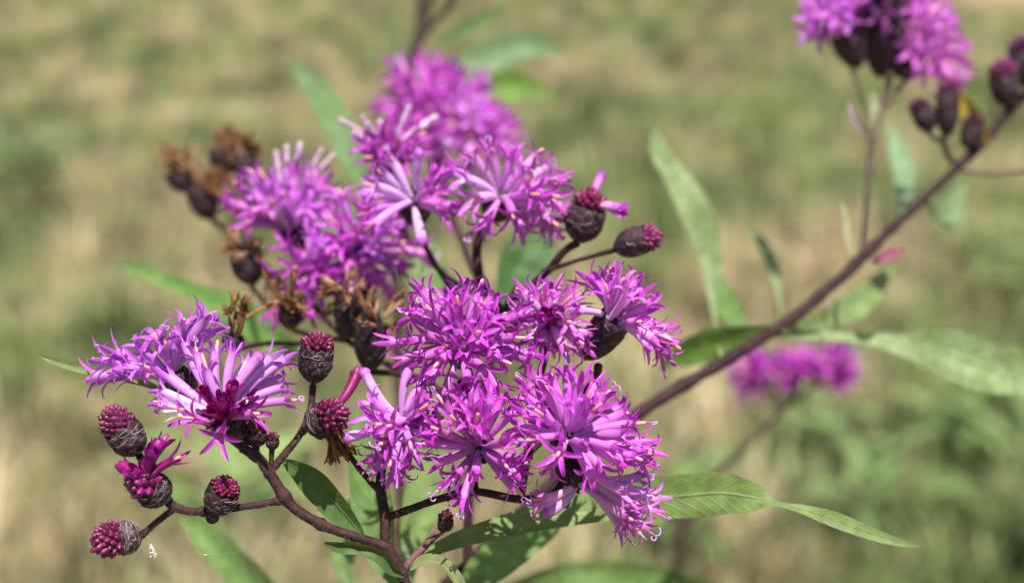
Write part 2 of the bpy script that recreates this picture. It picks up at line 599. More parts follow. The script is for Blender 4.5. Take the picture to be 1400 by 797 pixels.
def stem(plant, name, pts, rad, rng, col=STEMC, col2=None, hairs=200, bumpy=0.10, nodes=(), k=10, ground=None):
    """branch along pixel points (px, py, z, [r]); rad px.  hairs: short grey fuzz"""
    pv = []
    for e in pts:
        r = e[3] if len(e) > 3 else rad
        v = P(*e[:3])
        pv.append((v.x, v.y, v.z, STEMK * r * U * scale_at(e[2])))
    if ground:
        pv = ground + pv
    cp = catmull(pv, 10)
    path = [Vector(q[:3]) for q in cp]
    n = len(path)
    radii = []
    ph = rng.random() * 100
    for i, q in enumerate(cp):
        b = 1 + bumpy * mnoise.noise(Vector((i * 0.5, ph, 0)))
        t = i / (n - 1)
        for nd in nodes:
            b += 0.40 * math.exp(-((t - nd) * n / 1.6) ** 2)
        radii.append(q[3] * b)
    mb = MB()
    c2 = col2 or col
    rv = [rng.uniform(0.8, 1.2) for _ in range(n + 1)]
    tube(mb, path, radii, lambda t: mulc(mixc(col, c2, t), rv[int(t * n)]), k=k)
    fr = frames(path)
    vis = [i for i in range(n) if True]
    for h in range(hairs):
        i = rng.choice(vis)
        a = rng.uniform(0, 2 * PI)
        rd = fr[i][1] * math.cos(a) + fr[i][2] * math.sin(a)
        p0 = path[i] + rd * radii[i] * 0.97 + fr[i][0] * rng.uniform(-.5, .5) * (path[min(i + 1, n - 1)] - path[max(i - 1, 0)]).length
        dr = (rd + fr[i][0] * rng.uniform(-.8, .8)).normalized()
        ln = rng.uniform(1.2, 3.2) * U
        p1 = p0 + dr * ln * 0.6; p2 = p1 + (dr + Vector((rng.uniform(-1, 1), rng.uniform(-1, 1), rng.uniform(-1, 1))) * 0.6).normalized() * ln * 0.5
        ribbon(mb, [p0, p1, p2], 0.22 * U, mulc((0.34, 0.26, 0.25), rng.uniform(0.3, 0.9)), 1, FW)
    return mb.build(name, [M_STEM, M_HAIR], plant, origin=path[0])


GREEN = (0.085, 0.17, 0.045)
PALEG = (0.17, 0.27, 0.11)
BLUEG = (0.10, 0.19, 0.10)


def leaf(plant, pts, rng, col=GREEN, fold=0.25, wav=0.05, nx=8, name='leaf', mat=None, tipc=None):
    """blade along (px, py, z, width px, roll deg): width runs across the spine, rolled about it"""
    pv = []
    col = (col[0] * 1.04, col[1] * 1.0, col[2] * 0.95)
    for px, py, z, w, roll in pts:
        v = P(px, py, z)
        pv.append((v.x, v.y, v.z, w * U * scale_at(z), R(roll)))
    return leaf_world(plant, pv, rng, col, fold, wav, nx, name, mat, tipc, -FW)


def leaf_world(plant, pv, rng, col, fold, wav, nx, name, mat, tipc, face):
    cp = catmull(pv, 7)
    n = len(cp)
    path = [Vector(q[:3]) for q in cp]
    mb = MB()
    rows = []
    ph = rng.random() * 50
    for i in range(n):
        T = (path[min(i + 1, n - 1)] - path[max(i - 1, 0)]).normalized()
        s0 = T.cross(face)
        s0 = s0.normalized() if s0.length > 1e-6 else perp(T)
        nn = s0.cross(T).normalized()
        roll = cp[i][4]
        s = s0 * math.cos(roll) + nn * math.sin(roll)
        n2 = nn * math.cos(roll) - s0 * math.sin(roll)
        w = max(cp[i][3], 0.2 * U)
        t = i / (n - 1)
        row = []
        for j in range(nx + 1):
            h = -1 + 2 * j / nx
            edge = 1 + 0.04 * mnoise.noise(Vector((t * 30, ph, math.copysign(1, h))))
            up = abs(h) * fold * w * 0.5 + wav * w * mnoise.noise(Vector((t * 7, h * 1.3, ph))) * abs(h)
            co = path[i] + s * (h * 0.5 * w * edge) + n2 * up
            cc = mulc(col if tipc is None else mixc(col, tipc, t), 1 + 0.22 * mnoise.noise(Vector((t * 9, h * 2, ph + 9))))
            row.append(mb.vert(co, cc, (h, t * n / 40.0, ph)))
        rows.append(row)
    for i in range(n - 1):
        for j in range(nx):
            mb.face((rows[i][j], rows[i][j + 1], rows[i + 1][j + 1], rows[i + 1][j]))
    return mb.build(name, mat or M_LEAF, plant, origin=path[0])


def ground_pts(px, py, z, r, dx=0.0, dy=0.02):
    """stem from the ground up to a pixel point: list of (x,y,z,r) and the root"""
    v = P(px, py, z)
    root = Vector((v.x + dx, v.y + dy, 0.0))
    rr = STEMK * r * U * scale_at(z)
    out = [(root.x, root.y, -0.01, rr * 1.3)]
    for t in (0.3, 0.6, 0.8, 0.9, 0.95, 0.975, 0.988):
        q = root.lerp(v, t)
        out.append((q.x + 0.006 * math.sin(5 * t) * (1 - t), q.y, q.z, rr * (1.25 - 0.25 * t)))
    return root, out


# =================================================================== FRONT IRONWEED
rng = random.Random(7)
root, gp = ground_pts(560, 840, -8, 12)
A = thing('ironweed', root, 'sharply focused ironweed in front, with dark knobby buds on its forked left branch', 'wildflower', 'flowering ironweed stems')

# --- lower right big head (A5) and the head below it (A7)
cA5 = (778, 596, 0)
f5 = [(757, 522, 8), (792, 524, 22), (826, 541, 6), (736, 520, -30), (720, 543, 22), (740, 566, 48),
      (706, 584, 40, 's'), (764, 619, 92, 's'), (862, 579, 20), (850, 594, 44), (838, 612, 62), (862, 622, 36),
      (880, 632, -6), (806, 646, 74), (798, 610, 88, 'y', 'magenta'), (742, 546, -10), (812, 560, 52), (842, 560, -24),
      (752, 640, 38), (776, 552, 40), (872, 604, -20), (822, 640, 52), (722, 528, -4), (712, 562, 30), (748, 534, 26), (775, 514, 0), (802, 548, 36), (852, 566, 14), (872, 616, 14), (730, 600, 60), (812, 528, -16), (846, 632, 40), (760, 584, 84, 'y', 'magenta'), (886, 618, -18)]
head(A, cA5, (0.12, 0.35, 0.93), f5, rng, 'magenta', inv=(62, 25), label='largest flower head, florets spread like stars')
cA7 = (800, 655, -34)
f7 = [(862, 716, 26), (878, 718, 8), (852, 704, 46), (886, 696, -14), (878, 672, 0), (872, 652, -20), (892, 680, -30),
      (752, 700, 10, 'c', 'pale'), (748, 680, 10), (852, 672, 52), (868, 700, 34), (734, 692, 2), (846, 716, 18), (858, 690, 44)]
head(A, cA7, (0.62, -0.45, 0.5), f7, rng, 'pink', inv=(56, 25), tonemix=('pale', 0.35))
# --- star head in the lower middle (A4)
cA4 = (655, 612, 0)
f4 = [(650, 532, 14, 'c', 'magenta'), (686, 545, 10), (620, 574, 52), (607, 552, 30), (592, 606, 42), (575, 580, 4),
      (624, 650, 48), (612, 660, 30), (634, 680, 36), (650, 648, 66, 'y', 'magenta'), (700, 664, 30), (705, 646, 30), (708, 628, 36),
      (690, 604, 62), (640, 560, 66), (672, 566, 20), (604, 630, -10), (662, 600, 70, 'y', 'rich'), (668, 550, 44), (632, 538, 6), (690, 634, 50), (600, 588, 54), (586, 594, -10), (706, 600, 20), (650, 574, 72, 's'), (640, 668, 10), (620, 556, -20), (694, 570, 30)]
head(A, cA4, (-0.05, 0.10, 0.99), f4, rng, 'rich', inv=(60, 24), tonemix=('magenta', 0.35))
# --- left-facing head (A6)
cA6 = (550, 578, -10)
f6 = [(500, 512, 14, 'c', 'pale'), (508, 549, 30), (508, 568, 42), (478, 597, 20, 'c', 'pale'), (560, 500, -12, 'o', 'lilac'), (586, 512, -8, 'o', 'lilac'),
      (522, 616, 44), (538, 624, 54), (518, 640, 22), (556, 636, 26), (540, 646, 34), (534, 582, 70), (562, 604, 56), (586, 596, 20), (572, 548, 34), (528, 604, 60), (548, 648, 6), (520, 580, 50), (576, 560, 40), (512, 626, 4), (566, 620, 40), (592, 574, 10)]
head(A, cA6, (-0.45, -0.25, 0.86), f6, rng, 'lilac', inv=(58, 23), tonemix=('magenta', 0.5))
# --- left head half open (A8)
cA8 = (306, 572, 10)
f8 = [(368, 492, -20), (386, 494, -34), (352, 490, 4, 'c', 'lilac'), (318, 484, 0), (294, 484, -16), (270, 488, -20), (254, 474, -44),
      (234, 517, -16), (224, 536, 8), (222, 552, 30), (382, 531, 0), (388, 548, 20), (374, 520, -44), (336, 500, -44), (282, 504, 12),
      (280, 536, 44, 'y', 'young'), (318, 530, 44, 'y', 'young'), (340, 546, 34, 'y', 'young'), (262, 572, 44, 's', 'rich'), (300, 597, 62, 's', 'rich'), (346, 566, 40, 'o', 'rich'), (290, 560, 58, 'y', 'young'), (326, 560, 52, 'y', 'young'), (304, 545, 52, 'y', 'young'),
      (250, 560, 34, 'o', 'white'), (334, 548, 46, 'w', 'white')]
head(A, cA8, (-0.38, 0.42, 0.78), f8, rng, 'lilac', inv=(58, 26), young=(8, 20, 26, (0.22, 0.01, 0.15)), webs=60, tonemix=('pale', 0.3), label='half open flower head with pale outer florets and dark young ones in the middle')
# --- dense dome (A1)
cA1 = (630, 470, -40)
f1 = ball(cA1, (0.0, 0.42, 0.9), 40, (72, 96), 100, rng, 'oooos')
head(A, cA1, (0.0, 0.45, 0.88), f1, rng, 'rich', inv=(60, 25), tonemix=('magenta', 0.35))
# --- two heads on the right (A2, A3)
cA2 = (750, 436, -95)
f2 = [(732, 396, 6), (752, 398, 0), (716, 402, 8), (770, 416, 24), (782, 410, -10), (800, 456, 14), (788, 464, 30), (796, 472, 4),
      (770, 472, 34), (738, 468, 32), (722, 464, 20), (704, 425, 20, 'o', 'pink'), (708, 446, 30), (742, 408, 34), (760, 400, -30), (724, 414, -20), (778, 440, 40), (755, 470, 10), (762, 424, 44, 'y', 'rich'), (740, 436, 46, 'y', 'rich'), (751, 430, 50, 'y', 'young')]
head(A, cA2, (-0.05, 0.2, 0.95), f2, rng, 'pink', inv=(60, 24), tonemix=('magenta', 0.4))
cA3 = (842, 436, -85)
f3 = [(820, 382, 4), (836, 376, 10), (850, 388, 26), (868, 384, -8), (874, 402, 20), (890, 414, 8), (806, 386, -18), (858, 406, 36), (794, 424, 20, 'o', 'pale'),
      (888, 450, 20), (908, 450, -2), (914, 466, 14), (884, 470, 30), (900, 476, 10), (892, 462, 36), (906, 484, -14), (872, 440, 30), (830, 400, 26), (882, 430, -10), (846, 394, -20)]
head(A, cA3, (0.42, 0.55, 0.5), f3, rng, 'magenta', inv=(84, 27), tonemix=('pink', 0.3))
# --- head behind the left one (A9)
cA9 = (232, 512, -62)
f9 = [(142, 492, 14, 's'), (130, 514, 16, 's'), (146, 518, -4), (160, 482, 20, 's'), (186, 470, 20, 's'), (190, 498, 44, 's'), (213, 462, 24, 's'), (226, 470, 30), (250, 442, 20, 's'), (272, 436, -6),
      (282, 436, 24, 's'), (200, 480, 10), (172, 500, 28), (262, 452, -20), (176, 512, 20), (244, 466, 20), (206, 504, 40), (158, 504, 30), (292, 452, 6), (268, 462, 10)]
head(A, cA9, (-0.35, 0.45, 0.7), f9, rng, 'lilac', inv=(56, 24))

# --- buds
bud(A, (190, 620, 8), (-0.50, 0.82, 0.25), 44, 27, rng, crown=26, n=64, tone=(0.24, 0.022, 0.12), webs=60, dome=1.4)
bud(A, (226, 684, 20), (-0.52, 0.66, 0.52), 36, 27, rng, crown=27, n=34, tone=(0.27, 0.014, 0.17), webs=60,
    extra=[(222, 606, 6, 'y', 'young'), (214, 612, 22, 'y', 'young'), (234, 630, 34, 'o', 'young'), (172, 640, 20, 'y', 'young'), (186, 646, 40, 'y', 'young'), (206, 622, 40, 'y', 'young')], label='bud just opening, its outer florets lifting')
bud(A, (192, 733, 24), (-0.80, 0.02, 0.58), 34, 25, rng, crown=28, n=58, tone=(0.30, 0.02, 0.15), webs=90, dark=1.7, dome=1.25)
bud(A, (294, 699, 20), (0.40, 0.82, 0.42), 40, 25, rng, crown=21, n=56, tone=(0.26, 0.010, 0.10), webs=50, dome=0.6)
bud(A, (428, 522, -26), (0.15, 0.94, 0.3), 52, 26, rng, crown=23, n=46, tone=(0.24, 0.010, 0.09), webs=70, dome=0.6)
bud(A, (424, 582, -6), (0.72, 0.36, 0.55), 36, 27, rng, crown=26, n=42, tone=(0.22, 0.012, 0.10), webs=40,
    extra=[(486, 515, -10, 'y', 'young')])
for px, py, z, r in ((372, 606, 6, 10), (350, 598, -6, 15), (608, 716, -44, 12), (290, 707, 18, 10), (330, 600, -14, 15)):
    b_ = bud(A, (px, py + r * 0.8, z), (0.1, 0.9, 0.3), r * 1.5, r, rng, crown=r * 0.8, n=14, tone=(0.13, 0.03, 0.05), webs=6)

# --- stems
stem(A, 'stem', [(560, 840, -8, 13), (552, 792, -6, 12), (538, 764, -4, 13), (528, 745, -2, 12)], 12, rng, hairs=260, ground=gp)
stem(A, 'branch', [(528, 746, -2, 10), (478, 731, 2, 9.5), (438, 716, 6, 10), (398, 690, 8, 11), (372, 652, 8, 11), (352, 624, 6, 10), (330, 612, 4, 9)], 10, rng, hairs=900, nodes=(0.33, 0.55))
stem(A, 'branch', [(364, 652, 6, 8), (388, 622, -4, 8), (410, 594, -14, 7), (424, 560, -24, 7), (428, 526, -26, 7)], 7, rng, hairs=350)
stem(A, 'branch', [(410, 594, -14, 7), (426, 580, -6, 7)], 7, rng, hairs=60)
stem(A, 'branch', [(388, 683, 8, 7.5), (350, 690, 12, 7), (296, 697, 16, 8), (262, 699, 18, 8), (238, 692, 20, 9), (226, 682, 20, 9)], 8, rng, hairs=600, nodes=(0.05, 0.5))
stem(A, 'branch', [(240, 694, 18, 7), (216, 712, 22, 6.5), (192, 733, 24, 7)], 7, rng, hairs=260)
stem(A, 'branch', [(236, 690, 12, 7), (214, 660, 0, 7), (190, 622, 8, 8)], 7, rng, hairs=60)
stem(A, 'branch', [(372, 646, 6, 6), (371, 628, 6, 5), (372, 612, 6, 6)], 5, rng, hairs=90)
stem(A, 'branch', [(360, 640, 2, 7), (352, 622, -4, 6), (350, 606, -6, 7)], 6, rng, hairs=60)
stem(A, 'branch', [(350, 628, -6, 7), (300, 590, -60, 6), (250, 560, -70, 7)], 6, rng, hairs=40)
stem(A, 'branch', [(527, 748, -4, 11), (526, 706, -10, 11), (520, 660, -24, 10), (528, 620, -40, 9), (560, 592, -50, 9)], 10, rng, hairs=300)
stem(A, 'branch', [(522, 676, -20, 6), (495, 645, -26, 6), (470, 612, -30, 6), (458, 596, -30, 5)], 6, rng, hairs=80)
stem(A, 'branch', [(527, 708, -10, 8), (560, 696, -22, 8), (600, 682, -36, 8), (650, 672, -58, 8), (712, 682, -70, 8), (760, 672, -66, 8), (782, 620, -60, 8)], 8, rng, hairs=300)
stem(A, 'branch', [(610, 682, -40, 7), (640, 660, -56, 7), (655, 630, -56, 7)], 7, rng, hairs=50)
stem(A, 'branch', [(650, 672, -60, 8), (640, 600, -90, 8), (630, 520, -95, 8)], 8, rng, hairs=50)
stem(A, 'branch', [(712, 682, -72, 8), (730, 560, -150, 8), (748, 470, -150, 8)], 8, rng, hairs=40)
stem(A, 'branch', [(722, 620, -110, 8), (780, 560, -150, 8), (812, 520, -140, 8), (818, 500, -120, 9)], 8, rng, hairs=40)
stem(A, 'branch', [(760, 676, -66, 8), (770, 690, -62, 8), (776, 684, -56, 8)], 8, rng, hairs=20)
stem(A, 'branch', [(548, 782, -10, 8), (575, 752, -28, 8), (597, 730, -40, 8), (607, 722, -44, 8)], 8, rng, col=(0.12, 0.06, 0.065), hairs=120)

# --- withered florets caught under the small right-hand bud
w = MB()
for i in range(9):
    b0 = P(452 + rng.uniform(-12, 14), 584 + rng.uniform(-4, 4), -26 + rng.uniform(-10, 10))
    m0 = P(446 + i * 4 + rng.uniform(-6, 6), 614 + rng.uniform(-6, 10), -24 + rng.uniform(-14, 14))
    floret(w, b0, m0, V(0, -1, 0.2), rng, 'brown', 1.0, 'd')
o = w.build('withered_floret', [M_DRY, M_HAIR], A, origin=P(452, 586, -26))
o['label'] = 'shrivelled brown florets hanging below a dark bud'

# --- leaves of the front plant
leaf(A, [(384, 628, -60, 4, 0), (402, 638, -62, 22, -10), (430, 658, -60, 42, -15), (460, 690, -52, 42, -20), (484, 718, -40, 28, -20), (500, 744, -20, 6, 0)], rng, col=(0.075, 0.145, 0.040), fold=0.35)
leaf(A, [(548, 782, -14, 6, 0), (590, 754, -60, 18, 40), (640, 734, -110, 30, 45), (710, 714, -150, 38, 40), (790, 697, -165, 42, 25), (860, 684, -160, 50, 10), (930, 678, -140, 60, 0), (985, 674, -132, 58, 0),
         (1030, 680, -122, 40, 10), (1062, 689, -112, 11, 55), (1100, 697, -104, 15, 30), (1140, 710, -98, 22, 20), (1190, 729, -90, 18, 20), (1230, 741, -84, 11, 10), (1257, 747, -80, 2, 0)], rng, col=(0.15, 0.235, 0.075), fold=0.10, nx=10)
leaf(A, [(444, 742, -6, 4, 0), (464, 748, 14, 14, 10), (494, 748, 18, 18, -10), (518, 759, 18, 19, 10), (536, 777, 14, 15, 0), (552, 788, 8, 4, 0)], rng, col=(0.075, 0.125, 0.04), fold=0.9, wav=0.3)
leaf(A, [(560, 778, -12, 4, 0), (578, 768, -16, 16, 40), (600, 771, -16, 20, 50), (620, 788, -12, 18, 40), (640, 815, -8, 10, 0)], rng, col=(0.20, 0.25, 0.11), fold=0.7)
leaf(A, [(58, 488, -70, 3, 0), (78, 495, -72, 11, 20), (108, 503, -76, 14, 20), (150, 514, -84, 12, 30), (200, 524, -96, 10, 0), (240, 545, -90, 4, 0)], rng, col=(0.17, 0.24, 0.09), fold=0.5)
leaf(A, [(540, 800, -210, 8, 0), (515, 740, -220, 50, 0), (508, 680, -230, 58, 10), (500, 610, -240, 46, 0), (490, 560, -250, 8, 0)], rng, col=(0.11, 0.21, 0.06), fold=0.2)
leaf(A, [(620, 830, -300, 8, 0), (655, 785, -310, 46, 0), (700, 748, -320, 54, 10), (745, 726, -330, 30, 0), (770, 715, -330, 4, 0)], rng, col=(0.13, 0.24, 0.075), fold=0.2)
leaf(A, [(690, 800, -520, 8, 0), (760, 786, -700, 30, 10), (840, 784, -720, 36, 0), (920, 792, -740, 30, 0), (1000, 806, -580, 8, 0)], rng, col=(0.12, 0.21, 0.065), fold=0.2)

leaf(A, [(470, 900, -300, 6, 0), (420, 860, -420, 40, 0), (370, 815, -520, 56, 10), (320, 768, -600, 54, 10), (275, 728, -640, 34, 0), (245, 702, -660, 4, 0)], rng, col=(0.16, 0.27, 0.09))
leaf(A, [(560, 800, -280, 6, 0), (566, 740, -300, 36, 10), (578, 680, -310, 52, 0), (588, 620, -320, 44, 0), (600, 560, -330, 6, 0)], rng, col=(0.17, 0.27, 0.10))
leaf(A, [(480, 800, -420, 6, 0), (470, 760, -430, 36, 10), (490, 700, -440, 40, 0), (500, 660, -450, 4, 0)], rng, col=(0.13, 0.23, 0.08))

# =================================================================== SECOND IRONWEED, BEHIND THE FIRST
rng = random.Random(21)
root, gp = ground_pts(640, 800, -330, 10, dx=0.01, dy=0.03)
B = thing('ironweed', root, 'slightly blurred ironweed behind the front one, with brown dried seed heads along its left side', 'wildflower', 'flowering ironweed stems')
Z5 = -270
cM5 = (686, 266, Z5)
fM5 = [(622, 232, 10), (648, 216, 20), (674, 212, 14), (698, 216, 10), (732, 214, -6, 's'), (748, 250, 20), (764, 248, 0), (754, 268, 34), (766, 284, 16),
       (722, 246, 44), (728, 266, 50), (742, 308, 20), (756, 318, 0), (710, 310, 36), (724, 308, 10), (668, 300, 50), (658, 310, 30), (652, 272, 44, 'o', 'pale'), (702, 294, 52), (752, 300, 30), (740, 284, 44), (636, 244, 34, 'o', 'pale'), (712, 228, 10), (744, 232, -10)]
head(B, cM5, (0.15, 0.35, 0.88), fM5, rng, 'magenta', inv=(70, 26), tonemix=('pink', 0.5))
cM4 = (564, 272, -300)
fM4 = [(572, 212, 20, 'c', 'pale'), (538, 222, 10, 'o', 'pale'), (526, 240, 10, 'o', 'pale'), (514, 256, 30, 'o', 'pale'), (592, 240, 14), (606, 236, -10), (606, 256, 20), (616, 282, 26), (606, 292, 40),
       (576, 326, 40, 'c', 'pale'), (508, 268, 10, 'o', 'pale'), (506, 288, 24), (514, 306, 30), (590, 262, 44)]
head(B, cM4, (-0.05, 0.35, 0.9), fM4, rng, 'magenta', inv=(72, 24), tonemix=('lilac', 0.4))
cM1 = (398, 308, -470)
fM1 = [(316, 278, 20), (330, 258, 20), (346, 240, 10), (364, 248, 30), (350, 288, 50), (384, 256, 46, 'o', 'pale'), (378, 212, -10, 'w', 'white'), (392, 204, -16, 'w', 'white'), (410, 200, -10, 'w', 'white'), (438, 208, -20, 'w', 'white'), (454, 214, -26, 'w', 'white'),
       (420, 256, 34), (434, 262, 20), (344, 304, 44), (404, 238, 10), (372, 280, 60, 'o', 'pale'), (418, 282, 56), (390, 268, 50), (446, 280, 30), (360, 268, 44), (332, 290, 0), (424, 240, -16), (398, 246, -20, 'o', 'rich'), (440, 250, -10, 'o', 'rich')]
head(B, cM1, (-0.15, 0.4, 0.85), fM1, rng, 'magenta', inv=(60, 26), tonemix=('lilac', 0.3))
cM2 = (492, 338, -400)
head(B, cM2, (0.2, 0.25, 0.9), ball(cM2, (0.15, 0.1, 0.95), 26, (62, 92), 100, rng, 'ooos'), rng, 'magenta', inv=(62, 26), tonemix=('lilac', 0.4))
cM3 = (424, 376, -390)
head(B, cM3, (0.0, 0.1, 0.95), ball(cM3, (0.0, 0.0, 1), 14, (50, 72), 95, rng, 'ooso'), rng, 'rich', inv=(58, 26), tonemix=('lilac', 0.3))
cM6 = (530, 212, -420)
fM6 = [(486, 182, 10, 'w', 'white'), (468, 166, -10, 'w', 'white'), (496, 162, 0, 'w', 'white'), (504, 172, 14, 'w', 'white'), (520, 168, 0, 'w', 'white'), (540, 176, 10, 'w', 'white'), (558, 150, -16, 'w', 'white'), (580, 172, -10, 'w', 'white'), (592, 162, -20, 'w', 'white'),
       (500, 200, 30, 'o', 'rich'), (520, 196, 40, 'o', 'rich'), (544, 196, 36, 'o', 'rich'), (560, 206, 30, 'o', 'rich'), (510, 216, 40, 'o', 'rich'), (550, 220, 44, 'o', 'rich'), (530, 182, 20, 'o', 'rich'), (566, 190, 10, 'o', 'rich')]
head(B, cM6, (0.0, 0.6, 0.7), fM6, rng, 'rich', inv=(58, 25))
cM7 = (590, 152, -900)
head(B, cM7, (0.05, 0.55, 0.75), ball(cM7, (0.05, 0.5, 0.8), 34, (54, 74), 100, rng, 'ooos') + [(549, 86, 0, 'w', 'pale')], rng, 'magenta', inv=(60, 25), dark=1.2)
cM8 = (652, 188, -820)
head(B, cM8, (0.3, 0.35, 0.8), ball(cM8, (0.3, 0.35, 0.8), 24, (40, 56), 100, rng, 'ooos'), rng, 'magenta', inv=(54, 22), tonemix=('pale', 0.3))

bud(B, (790, 330, -250), (0.28, 0.92, 0.2), 48, 29, rng, crown=25, n=46, tone=(0.24, 0.012, 0.10), webs=20, dark=1.2, extra=[(846, 286, 10, 'y', 'rich'), (838, 284, 20, 'y', 'pink'), (820, 244, -4, 'c', 'rich')])
bud(B, (840, 340, -230), (0.90, 0.30, 0.25), 46, 22, rng, crown=19, n=36, tone=(0.34, 0.03, 0.17), webs=24, dark=1.3)


def withered(plant, base, axis, Lg, rad, tops, rng, tone='brown', dark=1.0, label=None):
    sc = scale_at(base[2])
    b = P(*base); A_ = V(*axis)
    mb = MB(); urn(mb, b, A_, Lg * U * sc, rad * U * sc, rng, sc, webs=10, dark=dark, rows=6, per=8)
    o = mb.build('seed_head', [M_SCALE, M_HAIR], plant, origin=b)
    if label: o['label'] = label
    fb = MB()
    top = b + A_ * Lg * 0.9 * U * sc
    cx, cy, n, spread, up = tops
    for i in range(n):
        m = P(cx + rng.uniform(-spread, spread), cy + rng.uniform(-spread, spread) * 0.9, base[2] + 14 + rng.uniform(-spread, spread) * 0.7)
        ax = Vector((rng.uniform(-1, 1), rng.uniform(-1, 1), rng.uniform(-1, 1))).normalized()
        st = top + (m - top) * rng.uniform(0.0, 0.55) + ax * rng.uniform(2, 9) * U * sc
        floret(fb, st, m, (A_ * 0.6 + ax).normalized(), rng, tone if rng.random() < 0.7 else 'tan', sc * up * rng.uniform(0.65, 1.05), 'd')
    t = fb.build('withered_floret', [M_DRY, M_HAIR], o, origin=top)
    return o


withered(B, (258, 262, -800), (-0.5, 0.8, 0.2), 34, 18, (244, 220, 14, 15, 1.35), rng, 'tan')
withered(B, (288, 300, -770), (-0.3, 0.9, 0.2), 50, 22, (288, 250, 15, 19, 1.35), rng, 'brown')
withered(B, (312, 240, -800), (-0.15, 0.95, 0.2), 40, 22, (306, 194, 14, 14, 1.35), rng, 'tan')
withered(B, (338, 246, -785), (-0.05, 0.95, 0.2), 38, 20, (336, 204, 13, 16, 1.35), rng, 'brown')
withered(B, (346, 388, -460), (-0.2, 0.95, 0.2), 44, 25, (334, 336, 15, 19, 1.35), rng, 'tan')
withered(B, (478, 462, -300), (0.05, 0.95, 0.2), 62, 24, (466, 400, 16, 30, 1.0), rng, 'brown', dark=0.55)
withered(B, (506, 506, -260), (0.05, 0.95, 0.2), 66, 25, (520, 424, 15, 32, 0.95), rng, 'brown', dark=0.55)
withered(B, (396, 448, -300), (0.1, 0.9, 0.3), 30, 18, (392, 402, 18, 26, 1.2), rng, 'brown')
withered(B, (318, 478, -200), (0.1, 0.9, 0.3), 20, 16, (318, 428, 8, 18, 1.2), rng, 'brown')
# dry stalk with a crumpled floret, tawny
stem(B, 'branch', [(396, 404, -290, 3), (366, 418, -280, 3.5), (340, 432, -260, 4), (322, 442, -240, 4)], 4, rng, col=(0.24, 0.12, 0.05), hairs=0)
BS = (0.038, 0.018, 0.022)
stem(B, 'stem', [(640, 800, -330, 10), (640, 720, -330, 10), (646, 620, -320, 10), (664, 520, -310, 9), (690, 430, -290, 9), (712, 390, -280, 9)], 10, rng, col=BS, hairs=0, ground=gp)
stem(B, 'branch', [(700, 410, -285, 8), (744, 376, -268, 8), (770, 345, -255, 8), (790, 332, -250, 9)], 8, rng, col=BS, hairs=0)
stem(B, 'branch', [(742, 372, -262, 5), (790, 356, -250, 4.5), (840, 342, -232, 6)], 5, rng, col=BS, hairs=0)
stem(B, 'branch', [(690, 430, -290, 9), (660, 390, -300, 9), (652, 340, -305, 10), (664, 310, -300, 10)], 9, rng, col=BS, hairs=0)
stem(B, 'branch', [(676, 470, -300, 6), (620, 400, -320, 6), (590, 352, -340, 6), (572, 320, -345, 7)], 6, rng, col=(0.045, 0.02, 0.026), hairs=0)
stem(B, 'branch', [(652, 580, -320, 8), (580, 520, -300, 7), (506, 508, -262, 7)], 7, rng, col=BS, hairs=0)
stem(B, 'branch', [(560, 516, -300, 7), (500, 480, -330, 7), (476, 466, -300, 6), (440, 430, -380, 6), (420, 400, -430, 7)], 6, rng, col=BS, hairs=0)
stem(B, 'branch', [(476, 466, -310, 6), (400, 450, -420, 5), (350, 400, -460, 5), (346, 390, -460, 5)], 5, rng, col=BS, hairs=0)
stem(B, 'branch', [(420, 470, -380, 5), (360, 470, -300, 5), (318, 480, -205, 5)], 5, rng, col=BS, hairs=0)
stem(B, 'branch', [(400, 450, -420, 5), (396, 446, -300, 5)], 5, rng, col=BS, hairs=0)
stem(B, 'branch', [(440, 430, -390, 6), (380, 380, -480, 6), (330, 330, -740, 6), (290, 302, -770, 6)], 6, rng, col=BS, hairs=0)
stem(B, 'branch', [(300, 308, -768, 5), (270, 280, -795, 4), (258, 264, -800, 4)], 4, rng, col=BS, hairs=0)
stem(B, 'branch', [(340, 336, -720, 5), (326, 280, -785, 5), (312, 242, -800, 5)], 5, rng, col=BS, hairs=0)
stem(B, 'branch', [(330, 300, -770, 5), (338, 248, -785, 5)], 5, rng, col=BS, hairs=0)
stem(B, 'branch', [(560, 516, -300, 7), (520, 440, -430, 6), (500, 390, -470, 6), (486, 360, -460, 7)], 6, rng, col=BS, hairs=0)
stem(B, 'branch', [(486, 380, -470, 6), (420, 370, -520, 6), (404, 340, -530, 7)], 6, rng, col=BS, hairs=0)
stem(B, 'branch', [(640, 400, -320, 6), (560, 330, -480, 6), (534, 250, -480, 7)], 6, rng, col=BS, hairs=0)
stem(B, 'branch', [(660, 400, -330, 7), (620, 300, -700, 7), (588, 200, -950, 7)], 7, rng, col=BS, hairs=0)
stem(B, 'branch', [(620, 300, -700, 6), (640, 240, -860, 6)], 6, rng, col=BS, hairs=0)
leaf(B, [(396, 82, -1000, 4, 0), (418, 104, -980, 26, 10), (444, 140, -950, 42, 20), (466, 182, -900, 46, 20), (486, 226, -850, 30, 0), (505, 268, -800, 6, 0)], rng, col=(0.13, 0.22, 0.10))
leaf(B, [(160, 362, -850, 3, 0), (196, 372, -840, 18, 20), (232, 386, -830, 20, 20), (276, 404, -800, 26, 20), (330, 430, -760, 44, 20), (380, 470, -700, 34, 0), (420, 500, -770, 6, 0)], rng, col=(0.12, 0.24, 0.06))
leaf(B, [(690, 420, -560, 6, 0), (700, 385, -740, 50, 0), (722, 345, -770, 66, 0), (740, 310, -800, 40, 0), (750, 290, -800, 4, 0)], rng, col=(0.05, 0.12, 0.035))
leaf(B, [(600, 440, -560, 6, 0), (590, 405, -740, 46, 0), (586, 370, -770, 50, 0), (590, 330, -800, 6, 0)], rng, col=(0.13, 0.23, 0.08))

